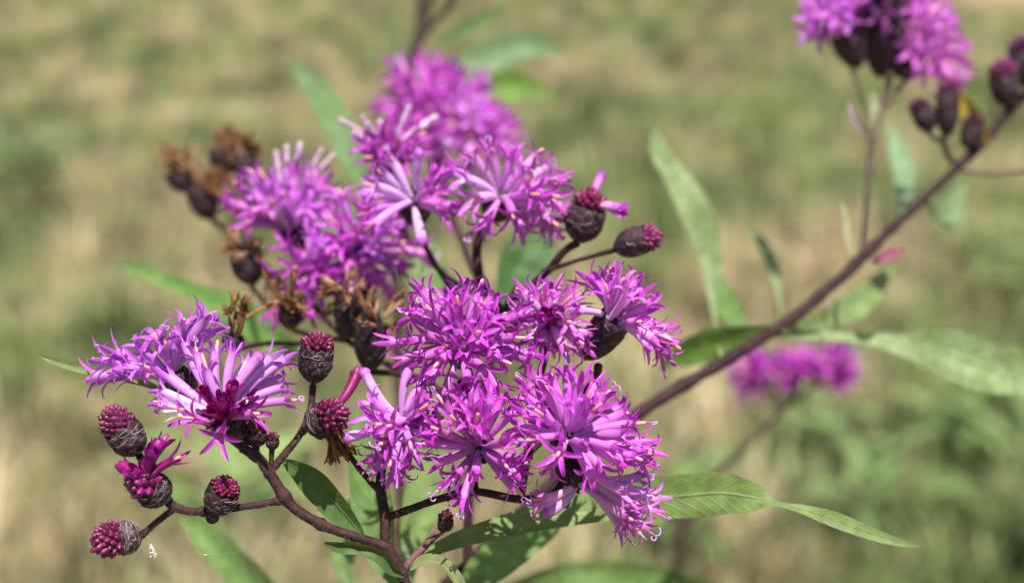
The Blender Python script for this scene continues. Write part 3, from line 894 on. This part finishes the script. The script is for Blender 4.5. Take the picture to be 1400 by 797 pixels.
# =================================================================== SLANTING STEM ON THE RIGHT
rng = random.Random(33)
DEEPK = 3.3
root, gp = ground_pts(592, 840, -290, 13, dx=-0.02, dy=0.05)
C = thing('ironweed', root, 'ironweed with a dark stem slanting to the upper right corner, topped by buds', 'wildflower', 'flowering ironweed stems')
CS = (0.036, 0.015, 0.020)
stem(C, 'stem', [(600, 815, -290, 12), (640, 770, -290, 12), (700, 712, -295, 12), (780, 636, -300, 12.5), (880, 560, -320, 13.5), (990, 494, -340, 12.5), (1080, 437, -360, 11.5), (1150, 380, -372, 11), (1180, 350, -380, 12.5), (1240, 294, -400, 8.5), (1310, 228, -420, 9.5), (1350, 190, -434, 10), (1372, 163, -440, 8), (1420, 112, -450, 6.5)], 10, rng, col=CS, hairs=0, ground=gp, bumpy=0.3)
stem(C, 'branch', [(1180, 345, -380, 7), (1184, 290, -400, 6), (1190, 220, -420, 6), (1196, 180, -430, 6.5), (1212, 130, -440, 7), (1216, 100, -440, 9)], 7, rng, col=(0.07, 0.05, 0.045), hairs=0)
stem(C, 'branch', [(1194, 184, -430, 5), (1178, 130, -430, 4), (1164, 92, -430, 5)], 5, rng, col=(0.11, 0.10, 0.065), hairs=0)
stem(C, 'branch', [(1196, 178, -430, 5), (1222, 130, -440, 5), (1252, 96, -450, 5)], 5, rng, col=(0.11, 0.09, 0.065), hairs=0)
stem(C, 'branch', [(1312, 228, -420, 5), (1296, 214, -420, 6), (1290, 190, -420, 6), (1294, 160, -420, 6)], 5, rng, col=CS, hairs=0)
stem(C, 'branch', [(1310, 232, -420, 4), (1356, 238, -430, 4), (1420, 232, -440, 4)], 4, rng, col=(0.09, 0.06, 0.05), hairs=0)
stem(C, 'branch', [(1350, 190, -434, 6), (1336, 200, -430, 6), (1326, 202, -424, 6)], 6, rng, col=CS, hairs=0)
stem(C, 'branch', [(1372, 162, -440, 5), (1378, 148, -440, 5)], 5, rng, col=CS, hairs=0)
stem(C, 'branch', [(1292, 196, -420, 4), (1276, 188, -424, 4), (1268, 178, -424, 5)], 4, rng, col=CS, hairs=0)
for c_, ax_, n_, L_, th_, tn_, iv_ in (
        ((1152, 44, -430), (-0.45, 0.85, 0.2), 18, (34, 56), 62, 'lilac', (54, 22)),
        ((1212, -12, -440), (0.0, 0.97, 0.2), 20, (50, 76), 62, 'magenta', (116, 33)),
        ((1186, 22, -480), (-0.1, 0.9, 0.2), 16, (36, 54), 80, 'lilac', (62, 18)),
        ((1242, 40, -460), (0.12, 0.9, 0.2), 20, (36, 56), 85, 'pink', (66, 24)),
        ((1262, 78, -470), (0.55, 0.35, 0.5), 20, (36, 58), 85, 'pink', (46, 20))):
    head(C, c_, ax_, ball(c_, ax_, n_, L_, th_, rng, 'ooos'), rng, tn_, inv=iv_, dark=1.2, webs=10)
bud(C, (1272, 180, -424), (-0.4, 0.9, 0.1), 32, 17, rng, crown=15, n=22, tone=(0.12, 0.015, 0.05), webs=6)
bud(C, (1294, 186, -420), (0.02, 0.98, 0.1), 60, 17, rng, crown=14, n=22, tone=(0.20, 0.02, 0.13), webs=6)
bud(C, (1326, 206, -424), (0.05, 0.95, 0.2), 34, 17, rng, crown=14, n=20, tone=(0.09, 0.015, 0.035), webs=6)
bud(C, (1378, 146, -440), (-0.2, 0.95, 0.2), 44, 22, rng, crown=18, n=26, tone=(0.26, 0.03, 0.17), webs=8)
bud(C, (1408, 120, -440), (-0.25, 0.95, 0.1), 50, 22, rng, crown=18, n=26, tone=(0.16, 0.02, 0.10), webs=8)
o = leaf(C, [(1352, 196, -430, 3, 0), (1340, 178, -424, 16, 20), (1328, 156, -420, 24, 30), (1314, 134, -420, 14, 20), (1306, 122, -420, 2, 0)], rng, col=(0.46, 0.33, 0.05), fold=0.4, name='leaf')
o['label'] = 'small yellow withered leaf among the buds'
o = leaf(C, [(1192, 186, -420, 4, 0), (1176, 172, -416, 9, 30), (1166, 152, -416, 8, 30), (1161, 138, -416, 2, 0)], rng, col=(0.50, 0.36, 0.46), fold=0.4, name='bract')
o = leaf(C, [(1192, 184, -412, 4, 0), (1196, 162, -408, 13, 20), (1197, 142, -408, 12, 20), (1193, 126, -408, 2, 0)], rng, col=(0.40, 0.42, 0.28), fold=0.4, name='bract')
o = leaf(C, [(1192, 358, -370, 4, 0), (1204, 354, -366, 16, 20), (1220, 348, -366, 18, 20), (1236, 340, -370, 3, 0)], rng, col=(0.27, 0.085, 0.15), fold=0.3, name='leaf')
o['label'] = 'small pink leaf at a fork of the stem'
leaf(C, [(1070, 452, -352, 5, 0), (1124, 440, -420, 28, 10), (1168, 416, -470, 40, 10), (1200, 388, -500, 26, 0), (1222, 362, -520, 4, 0)], rng, col=(0.20, 0.29, 0.12))
leaf(C, [(1060, 448, -352, 8, 0), (1020, 460, -360, 34, 10), (976, 470, -370, 46, 10), (936, 484, -380, 34, 0), (900, 504, -390, 4, 0)], rng, col=(0.13, 0.24, 0.05))
leaf(C, [(1056, 458, -352, 6, 0), (1110, 458, -380, 15, 30), (1180, 464, -400, 17, 35), (1240, 472, -400, 36, 15), (1300, 484, -380, 66, 0), (1360, 506, -375, 64, 0), (1420, 530, -370, 30, 0), (1460, 548, -370, 4, 0)], rng, col=(0.25, 0.36, 0.17), fold=0.15)
leaf(C, [(1228, 300, -520, 4, 0), (1236, 262, -560, 24, 20), (1232, 220, -600, 30, 10), (1216, 170, -620, 4, 0)], rng, col=(0.20, 0.32, 0.19))
leaf(C, [(1168, 352, -380, 3, 0), (1160, 330, -390, 9, 20), (1158, 300, -400, 8, 20), (1152, 276, -410, 2, 0)], rng, col=(0.30, 0.33, 0.18))
leaf(C, [(1262, 272, -420, 3, 0), (1282, 300, -500, 30, 20), (1300, 290, -560, 36, 10), (1318, 250, -620, 4, 0)], rng, col=(0.19, 0.29, 0.14))

o = leaf(C, [(986, 494, -346, 5, 0), (982, 462, -380, 5, 20), (977, 430, -410, 7, 30), (975, 392, -440, 18, 35), (972, 348, -450, 34, 15), (948, 288, -450, 46, -10), (916, 238, -450, 42, -35), (899, 204, -450, 28, -20), (897, 172, -450, 3, 0)], rng, col=(0.24, 0.34, 0.17), fold=0.3)
o['label'] = 'tall pale leaf standing upright with a curled blade'
o = leaf(C, [(1082, 434, -362, 4, 0), (1068, 428, -420, 4, 0), (1062, 396, -480, 14, -20), (1052, 356, -520, 21, -15), (1036, 326, -540, 14, -10), (1016, 312, -540, 3, 0)], rng, col=(0.24, 0.34, 0.17))
leaf(C, [(990, 490, -346, 5, 0), (1004, 450, -400, 30, 0), (990, 410, -440, 34, 0), (984, 376, -460, 4, 0)], rng, col=(0.12, 0.22, 0.07))

# =================================================================== SMALL MAGENTA ONE FURTHER BACK
rng = random.Random(44)
DEEPK = 1.6
root, gp = ground_pts(930, 730, -1500, 9, dx=-0.02, dy=0.06)
Dp = thing('ironweed', root, 'small blurred ironweed with flat magenta heads, behind the slanting stem on the right', 'wildflower', 'flowering ironweed stems')
DS = (0.075, 0.045, 0.04)
stem(Dp, 'stem', [(930, 730, -1500, 9), (985, 645, -1500, 8), (1030, 600, -1500, 7), (1068, 562, -1500, 6), (1088, 544, -1500, 6)], 8, rng, col=DS, hairs=0, ground=gp)
stem(Dp, 'branch', [(1066, 562, -1500, 5), (1050, 540, -1500, 5), (1042, 528, -1500, 5)], 5, rng, col=DS, hairs=0)
stem(Dp, 'branch', [(1080, 552, -1500, 5), (1110, 530, -1500, 5), (1126, 520, -1500, 5)], 5, rng, col=DS, hairs=0)
for c_, ax_, n_, L_ in (((1036, 514, -1500), (-0.7, 0.5, 0.4), 14, (15, 24)), ((1086, 512, -1500), (0, 0.7, 0.5), 15, (15, 24)), ((1134, 503, -1490), (0.7, 0.4, 0.4), 14, (17, 28))):
    head(Dp, c_, ax_, ball(c_, ax_, n_, L_, 95, rng, 'ooos'), rng, 'magenta', inv=(26, 12), webs=0, tonemix=('rich', 0.5))

# =================================================================== LEAFY SHOOTS AROUND
rng = random.Random(55)


def shoot(label, pts, r, leaves, col=(0.14, 0.20, 0.08), name='leafy_shoot', dx=0.0, dy=0.03, forks=()):
    root, gp_ = ground_pts(*pts[0][:3], r, dx, dy)
    t = thing(name, root, label, 'wild plant')
    stem(t, 'stem', pts, r, rng, col=col, hairs=0, ground=gp_, k=8)
    for fk in forks:
        stem(t, 'branch', fk, r * 0.7, rng, col=col, hairs=0, k=8)
    for lf in leaves:
        leaf(t, lf[0], rng, col=lf[1], fold=0.2)
    return t


shoot('grey brown stalk at the top edge with a pale green leaf beside it', [(540, 240, -1400, 12), (552, 120, -1400, 11), (566, 70, -1400, 10), (590, -10, -1400, 9), (600, -60, -1400, 8)], 10,
      [([(560, 90, -1400, 5, 0), (620, 96, -1400, 30, 10), (680, 72, -1400, 46, 0), (726, 64, -1400, 34, 0), (770, 76, -1400, 4, 0)], (0.17, 0.28, 0.14)),
       ([(566, 130, -1400, 5, 0), (640, 132, -1400, 26, 10), (700, 118, -1400, 40, 0), (760, 132, -1400, 4, 0)], (0.13, 0.26, 0.04)),
       ([(600, 60, -1400, 5, 0), (640, 40, -1400, 22, 0), (690, 10, -1400, 4, 0)], (0.10, 0.20, 0.06))], col=(0.05, 0.036, 0.03), forks=[[(566, 70, -1400, 9), (584, 40, -1400, 8), (612, 10, -1400, 8), (640, -40, -1400, 7)], [(560, 96, -1400, 8), (572, 40, -1400, 7), (574, -20, -1400, 7)]])
shoot('slender pale stalk at the top edge beside the grey brown one', [(556, 240, -1350, 4), (548, 110, -1350, 4), (530, 30, -1350, 4), (520, -30, -1350, 3)], 4,
      [([(548, 110, -1350, 3, 0), (540, 90, -1350, 12, 0), (546, 60, -1350, 3, 0)], (0.16, 0.22, 0.10))], col=(0.14, 0.16, 0.08))

# =================================================================== FLUFF ON A THREAD
rng = random.Random(66)
fl = MB()
cpt = P(210, 754, 12)
for i in range(60):
    p = P(207 + rng.uniform(-2, 6) * 1.0, 748 + rng.uniform(-2, 12), 12 + rng.uniform(-4, 4))
    p = P(206 + 5 * (i / 60) + rng.uniform(-2, 2), 748 + 13 * (i / 60) + rng.uniform(-2, 2), 12 + rng.uniform(-3, 3))
    q = [p]
    d = Vector((rng.uniform(-1, 1), rng.uniform(-1, 1), rng.uniform(-1, 1)))
    for j in range(4):
        d = (d + Vector((rng.uniform(-1, 1), rng.uniform(-1, 1), rng.uniform(-1, 1))) * 0.7).normalized()
        q.append(q[-1] + d * 0.9 * U)
    tube(fl, q, [0.8 * U] * 5, lambda t: (0.82, 0.80, 0.75), k=4)
tag(fl.build('fluff', M_HAIR, None, origin=cpt), 'tiny white scrap of fluff hanging on a spider thread below the lowest left bud', 'fluff')
th = MB()
pth = [P(178, 756, 30), P(200, 757.5, 24), P(240, 758.5, 18), P(300, 757, 10), P(370, 748, 6), P(440, 722, 6)]
tube(th, pth, [0.07 * U] * 6, lambda t: (0.5, 0.5, 0.5), k=4)
for x in (279,):
    kq = P(x, 758, 18)
    tube(th, [kq, kq + XR * 2.6 * U, kq + XR * 4 * U], [0.5 * U, 0.7 * U, 0.3 * U], lambda t: (0.8, 0.8, 0.78), k=5)
tag(th.build('spider_thread', M_HAIR, None, origin=pth[0]), 'hair-thin spider thread strung from the lowest left bud towards the forked stem', 'spider thread')

# =================================================================== GROUND AND GRASS
def fbm(x, y, s, seed):
    return mnoise.fractal(Vector((x * s, y * s, seed)), 0.9, 2.1, 4)


def ground_material():
    m, nt, N, L = new_mat('meadow_soil')
    out = N.new('ShaderNodeOutputMaterial'); b = N.new('ShaderNodeBsdfPrincipled')
    geo = N.new('ShaderNodeNewGeometry')

    def noise(scale, detail=5, sx=1, sy=1, off=0):
        mp = N.new('ShaderNodeMapping'); mp.inputs['Scale'].default_value = (sx, sy, 1); mp.inputs['Location'].default_value = (off, off, off)
        L.new(geo.outputs['Position'], mp.inputs['Vector'])
        n = N.new('ShaderNodeTexNoise'); n.inputs['Scale'].default_value = scale; n.inputs['Detail'].default_value = detail
        L.new(mp.outputs[0], n.inputs['Vector'])
        return n.outputs['Fac']

    def ramp(f, stops):
        r = N.new('ShaderNodeValToRGB')
        while len(r.color_ramp.elements) < len(stops): r.color_ramp.elements.new(0.5)
        for e, (p, c) in zip(r.color_ramp.elements, stops):
            e.position = p; e.color = (*c, 1)
        L.new(f, r.inputs[0])
        return r.outputs[0]

    def mix(f, a, c):
        x = N.new('ShaderNodeMix'); x.data_type = 'RGBA'
        L.new(f, x.inputs[0]); L.new(a, x.inputs[6]); L.new(c, x.inputs[7])
        return x.outputs[2]
    green = ramp(noise(9, 6), [(0.3, (0.06, 0.075, 0.028)), (0.7, (0.15, 0.16, 0.065))])
    straw = ramp(noise(14, 6, off=7), [(0.3, (0.13, 0.105, 0.055)), (0.7, (0.38, 0.31, 0.18))])
    patch = noise(2.6, 5, 1, 1, 3)
    pr = N.new('ShaderNodeMapRange'); pr.inputs[1].default_value = 0.42; pr.inputs[2].default_value = 0.58
    L.new(patch, pr.inputs[0])
    c = mix(pr.outputs[0], green, straw)
    # bare brown field beyond the grass on the far right
    sx = N.new('ShaderNodeSeparateXYZ'); L.new(geo.outputs['Position'], sx.inputs[0])
    far = N.new('ShaderNodeMapRange'); far.inputs[1].default_value = 7.8; far.inputs[2].default_value = 8.1
    ad = N.new('ShaderNodeMath'); ad.operation = 'MULTIPLY_ADD'; ad.inputs[1].default_value = 0.07; L.new(sx.outputs[1], ad.inputs[0]); L.new(sx.outputs[0], ad.inputs[2])
    L.new(ad.outputs[0], far.inputs[0])
    soil = ramp(noise(2.5, 6, off=4), [(0.3, (0.26, 0.17, 0.11)), (0.7, (0.40, 0.28, 0.19))])
    c = mix(far.outputs[0], c, soil)
    L.new(c, b.inputs['Base Color']); b.inputs['Roughness'].default_value = 0.9; b.inputs['Specular IOR Level'].default_value = 0.1
    bp = N.new('ShaderNodeBump'); bp.inputs['Strength'].default_value = 0.6; bp.inputs['Distance'].default_value = 0.03
    L.new(noise(40, 6), bp.inputs['Height']); L.new(bp.outputs[0], b.inputs['Normal'])
    L.new(b.outputs[0], out.inputs['Surface'])
    return m


gm = bpy.data.meshes.new('ground')
gv = []; gf = []
xs = [-300, -60, -20] + [x * 0.5 for x in range(-16, 17)] + [20, 60, 300]
ys = [-300, -40, -8, -2] + [y * 0.5 for y in range(-2, 44)] + [30, 60, 150, 400]
xs = sorted(set(xs)); ys = sorted(set(ys))
for y in ys:
    for x in xs:
        h = 0.05 * mnoise.noise(Vector((x * 0.5, y * 0.5, 2))) if 1 < y < 40 else 0
        gv.append((x, y, min(h, 0.03)))
nx = len(xs)
for j in range(len(ys) - 1):
    for i in range(nx - 1):
        gf.append((j * nx + i, j * nx + i + 1, (j + 1) * nx + i + 1, (j + 1) * nx + i))
gm.from_pydata(gv, [], gf)
gm.materials.append(ground_material())
for p in gm.polygons: p.use_smooth = True
go = bpy.data.objects.new('ground', gm); COL.objects.link(go); go['kind'] = 'structure'

# grass: one countless mass of blades, green and straw-coloured in patches
nr = np.random.default_rng(5)


def grass_mass(name, n_tuft, n_flat):
    """tussocks of blades (each its own shade of green or straw) and a mat of lying straw and short blades"""
    X = []; Y = []; HG = []; WD = []; LE = []; CC = []
    greens = [np.array(c) for c in ((0.045, 0.075, 0.022), (0.12, 0.165, 0.055), (0.215, 0.27, 0.10), (0.34, 0.39, 0.18))]
    straws = [np.array(c) for c in ((0.17, 0.14, 0.075), (0.34, 0.29, 0.16), (0.48, 0.405, 0.24), (0.62, 0.52, 0.34))]

    def dryness(x, y):
        return mnoise.fractal(Vector((x * 1.5, y * 0.75, 3.0)), 0.9, 2.1, 4) - 0.11 * x / max(y * 0.36, 0.3) - 0.09 + 0.7 * math.exp(-((x + 0.6) / 0.5) ** 2 - ((y - 1.85) / 0.5) ** 2) - 0.2 * math.exp(-((x - 0.7) / 0.6) ** 2 - ((y - 2.1) / 0.7) ** 2)

    k = 0
    while k < n_tuft:
        y = math.exp(nr.uniform(math.log(1.25), math.log(26)))
        x = nr.uniform(-1, 1) * (y * 0.60 + 0.9)
        if x + 0.07 * y > 7.8: continue
        k += 1
        g = dryness(x, y) + nr.uniform(-0.30, 0.30)
        far = 1 + y / 9
        m = int(nr.integers(24, 60))
        r_ = nr.uniform(0.02, 0.07) * far
        th_ = nr.uniform(0.04, 0.13) * (1 + y / 14) * (1.9 if nr.random() < 0.15 else 1.0)
        pal = straws if g > 0.06 else greens
        base = pal[int(nr.integers(0, 4))]
        a = nr.uniform(0, 2 * np.pi, m); rr_ = r_ * np.sqrt(nr.random(m))
        X.append(x + rr_ * np.cos(a)); Y.append(y + rr_ * np.sin(a))
        HG.append(th_ * nr.uniform(0.5, 1.1, m)); WD.append(nr.uniform(0.0025, 0.006, m) * far)
        LE.append(nr.uniform(0.3, 1.45, m))
        CC.append(base[None, :] * nr.uniform(0.75, 1.3, (m, 1)))
    y = np.exp(nr.uniform(np.log(1.2), np.log(26.0), n_flat))
    x = nr.uniform(-1, 1, n_flat) * (y * 0.60 + 0.9)
    ok = (x + 0.07 * y) < 7.8
    x = x[ok]; y = y[ok]; m = len(x)
    g = np.array([dryness(a, b) for a, b in zip(x, y)]) + nr.uniform(-0.3, 0.3, m)
    ga = np.array(greens)[nr.integers(0, 4, m)]; sa = np.array(straws)[nr.integers(0, 4, m)]
    X.append(x); Y.append(y); HG.append(nr.uniform(0.03, 0.09, m) * (1 + y / 14)); WD.append(nr.uniform(0.002, 0.005, m) * (1 + y / 6)); LE.append(nr.uniform(0.6, 1.5, m))
    CC.append(np.where((g > 0.0)[:, None], sa, ga))
    # single tall stalks and long blades standing above the rest
    m = 760
    y = np.exp(nr.uniform(np.log(2.0), np.log(10.0), m)); x = nr.uniform(-1, 1, m) * (y * 0.60 + 0.8)
    X.append(x); Y.append(y); HG.append(nr.uniform(0.12, 0.34, m)); WD.append(nr.uniform(0.003, 0.008, m)); LE.append(nr.uniform(0.1, 1.2, m))
    tall = np.array([(0.62, 0.53, 0.34), (0.50, 0.42, 0.24), (0.24, 0.31, 0.10), (0.33, 0.40, 0.17)])
    CC.append(tall[nr.integers(0, 4, m)])
    x = np.concatenate(X); y = np.concatenate(Y); hgt = np.concatenate(HG); wid = np.concatenate(WD); le = np.concatenate(LE); colr = np.concatenate(CC)
    n = len(x)
    az = nr.uniform(0, 2 * np.pi, n)
    dx = np.cos(az); dy = np.sin(az)
    sx_ = -dy; sy_ = dx
    vs = np.empty((n, 5, 3))
    for k, (t, ww) in enumerate(((0, 1), (0, -1), (0.55, 0.8), (0.55, -0.8), (1, 0))):
        reach = hgt * np.sin(le * (0.4 + 0.6 * t)) * t
        up = hgt * np.cos(le * (0.4 + 0.6 * t)) * t
        vs[:, k, 0] = x + dx * reach + sx_ * wid * ww * 0.5
        vs[:, k, 1] = y + dy * reach + sy_ * wid * ww * 0.5
        vs[:, k, 2] = np.maximum(up, 0.004) - (0.02 if k < 2 else 0)
    base = np.arange(n) * 5
    me = bpy.data.meshes.new(name)
    me.vertices.add(n * 5); me.vertices.foreach_set('co', vs.reshape(-1))
    loops = np.empty((n, 7), dtype=np.int32)
    loops[:, 0] = base; loops[:, 1] = base + 1; loops[:, 2] = base + 3; loops[:, 3] = base + 2
    loops[:, 4] = base + 2; loops[:, 5] = base + 3; loops[:, 6] = base + 4
    me.loops.add(n * 7); me.loops.foreach_set('vertex_index', loops.reshape(-1))
    me.polygons.add(n * 2)
    ls = np.empty((n, 2), dtype=np.int32); ls[:, 0] = np.arange(n) * 7; ls[:, 1] = np.arange(n) * 7 + 4
    me.polygons.foreach_set('loop_start', ls.reshape(-1))
    me.update(calc_edges=True); me.validate()
    c4 = np.ones((n, 5, 4)); c4[:, :, :3] = colr[:, None, :]
    ca = me.attributes.new('Col', 'FLOAT_COLOR', 'POINT'); ca.data.foreach_set('color', c4.reshape(-1))
    me.materials.append(M_GRASS)
    o = bpy.data.objects.new(name, me); COL.objects.link(o)
    return o


tag(grass_mass('grass', 5200, 100000), 'short mixed green and straw-coloured meadow grass covering the ground', 'grass', kind='stuff')

# taller leafy weeds standing in the grass behind, at lower right and left
rng = random.Random(77)
wl = ['low weed with broad pale blades in the grass at the %s', 'tuft of long green blades leaning in the grass at the %s']


def weed(x, y, h, n, label, col, wid):
    t = thing('meadow_weed', Vector((x, y, 0)), label, 'wild plant', 'weeds standing in the meadow')
    sv = [(x, y, -0.01, 0.002), (x + 0.01, y, h * 0.4, 0.0018), (x + 0.015, y + 0.01, h * 0.8, 0.0012)]
    mb = MB(); tube(mb, [Vector(q[:3]) for q in sv], [q[3] for q in sv], lambda t_: (0.13, 0.18, 0.07), k=6)
    mb.build('stem', M_STEM, t, origin=Vector((x, y, 0)))
    for i in range(n):
        a = i * 2.4 + rng.uniform(-.4, .4)
        z0 = h * (0.1 + 0.65 * i / n)
        Lf = h * rng.uniform(0.6, 0.95)
        dx, dy = math.cos(a), math.sin(a)
        pv = []
        for s, ww in ((0, 0.15), (0.25, 0.8), (0.5, 1.0), (0.75, 0.7), (1, 0.02)):
            pv.append((x + dx * Lf * s * 0.8, y + dy * Lf * s * 0.8, z0 + Lf * (0.75 * s - 0.55 * s * s), wid * ww, rng.uniform(-.3, .3)))
        leaf_world(t, pv, rng, mulc(col, rng.uniform(0.8, 1.25)), 0.25, 0.1, 4, 'leaf', None, None, Vector((0, 0, 1)))


def gxy(px, py):
    d = (FW + XR * ((px - W0 / 2) / FPX) - UP * ((py - H0 / 2) / FPX))
    t = CAMH / -d.z
    q = CAM + d * t
    return q.x, q.y


for (px, py, h, n, col, wd, lb) in (
        (1300, 650, 0.26, 11, (0.195, 0.293, 0.104), 0.030, 'broad leaved weed in the meadow grass at the far right, below the pale leaf'),
        (1180, 760, 0.22, 10, (0.165, 0.256, 0.091), 0.026, 'leafy weed in the meadow under the twisted leaf tip'),
        (1390, 790, 0.30, 12, (0.180, 0.268, 0.091), 0.024, 'dense leafy weed in the bottom right corner of the meadow'),
        (1120, 640, 0.18, 9, (0.225, 0.305, 0.130), 0.028, 'low weed behind the small magenta flower'),
        (930, 790, 0.20, 9, (0.150, 0.244, 0.078), 0.024, 'low weed in the meadow behind the long leaf of the front plant'),
        (330, 800, 0.24, 10, (0.225, 0.342, 0.117), 0.034, 'bright green weed in the meadow below the forked left branch'),
        (30, 300, 0.34, 11, (0.150, 0.220, 0.091), 0.060, 'green weed in the meadow at the left edge'),
        (1330, 420, 0.26, 10, (0.210, 0.305, 0.104), 0.040, 'weed in the meadow at the right, between the slanting stem and the pale leaf'),
        (200, 690, 0.10, 7, (0.180, 0.268, 0.104), 0.020, 'small weed in the meadow behind the left buds')):
    gx, gy = gxy(px, py)
    weed(gx, gy, h, n, lb, col, wd)

# =================================================================== LIGHT
SUN_EL, SUN_AZ = 66.0, 165.0       # azimuth clockwise from +Y (north): high, behind the photographer and a little right
w = bpy.data.worlds.new('World'); S.world = w; w.use_nodes = True
nt = w.node_tree; nt.nodes.clear()
sky = nt.nodes.new('ShaderNodeTexSky'); sky.sky_type = 'NISHITA'; sky.sun_disc = False
sky.sun_elevation = R(SUN_EL); sky.sun_rotation = R(SUN_AZ)
sky.air_density = 1.0; sky.dust_density = 1.5; sky.ozone_density = 1.0
bg = nt.nodes.new('ShaderNodeBackground'); bg.inputs['Strength'].default_value = 0.062
wo = nt.nodes.new('ShaderNodeOutputWorld')
nt.links.new(sky.outputs[0], bg.inputs['Color']); nt.links.new(bg.outputs[0], wo.inputs['Surface'])
sl = bpy.data.lights.new('sun', 'SUN'); sl.energy = 4.9; sl.angle = R(0.6); sl.color = (1.0, 0.93, 0.82)
so = bpy.data.objects.new('sun', sl); COL.objects.link(so)
az, el = R(SUN_AZ), R(SUN_EL)
sdir = Vector((math.sin(az) * math.cos(el), math.cos(az) * math.cos(el), math.sin(el)))   # towards the sun
so.rotation_euler = (-sdir).to_track_quat('-Z', 'Y').to_euler()
so.location = (0, 0, 5)

# =================================================================== CAMERA
cd = bpy.data.cameras.new('camera')
co = bpy.data.objects.new('camera', cd); COL.objects.link(co)
co.location = CAM
co.rotation_euler = (PI / 2 - PITCH, 0, 0)
cd.sensor_width = 36; cd.sensor_fit = 'HORIZONTAL'
cd.lens = 18 / math.tan(HFOV / 2)
cd.clip_start = 0.01; cd.clip_end = 1000
cd.dof.use_dof = True
cd.dof.focus_distance = FOC - 5 * U
cd.dof.aperture_fstop = cd.lens / 3.9
cd.dof.aperture_blades = 0
S.camera = co

S.render.engine = 'CYCLES'
S.cycles.max_bounces = 8
S.cycles.transmission_bounces = 4
S.view_settings.view_transform = 'Standard'
S.view_settings.look = 'None'
S.view_settings.exposure = 0.78
S.view_settings.gamma = 1.0
S.render.resolution_x = 1024; S.render.resolution_y = 582
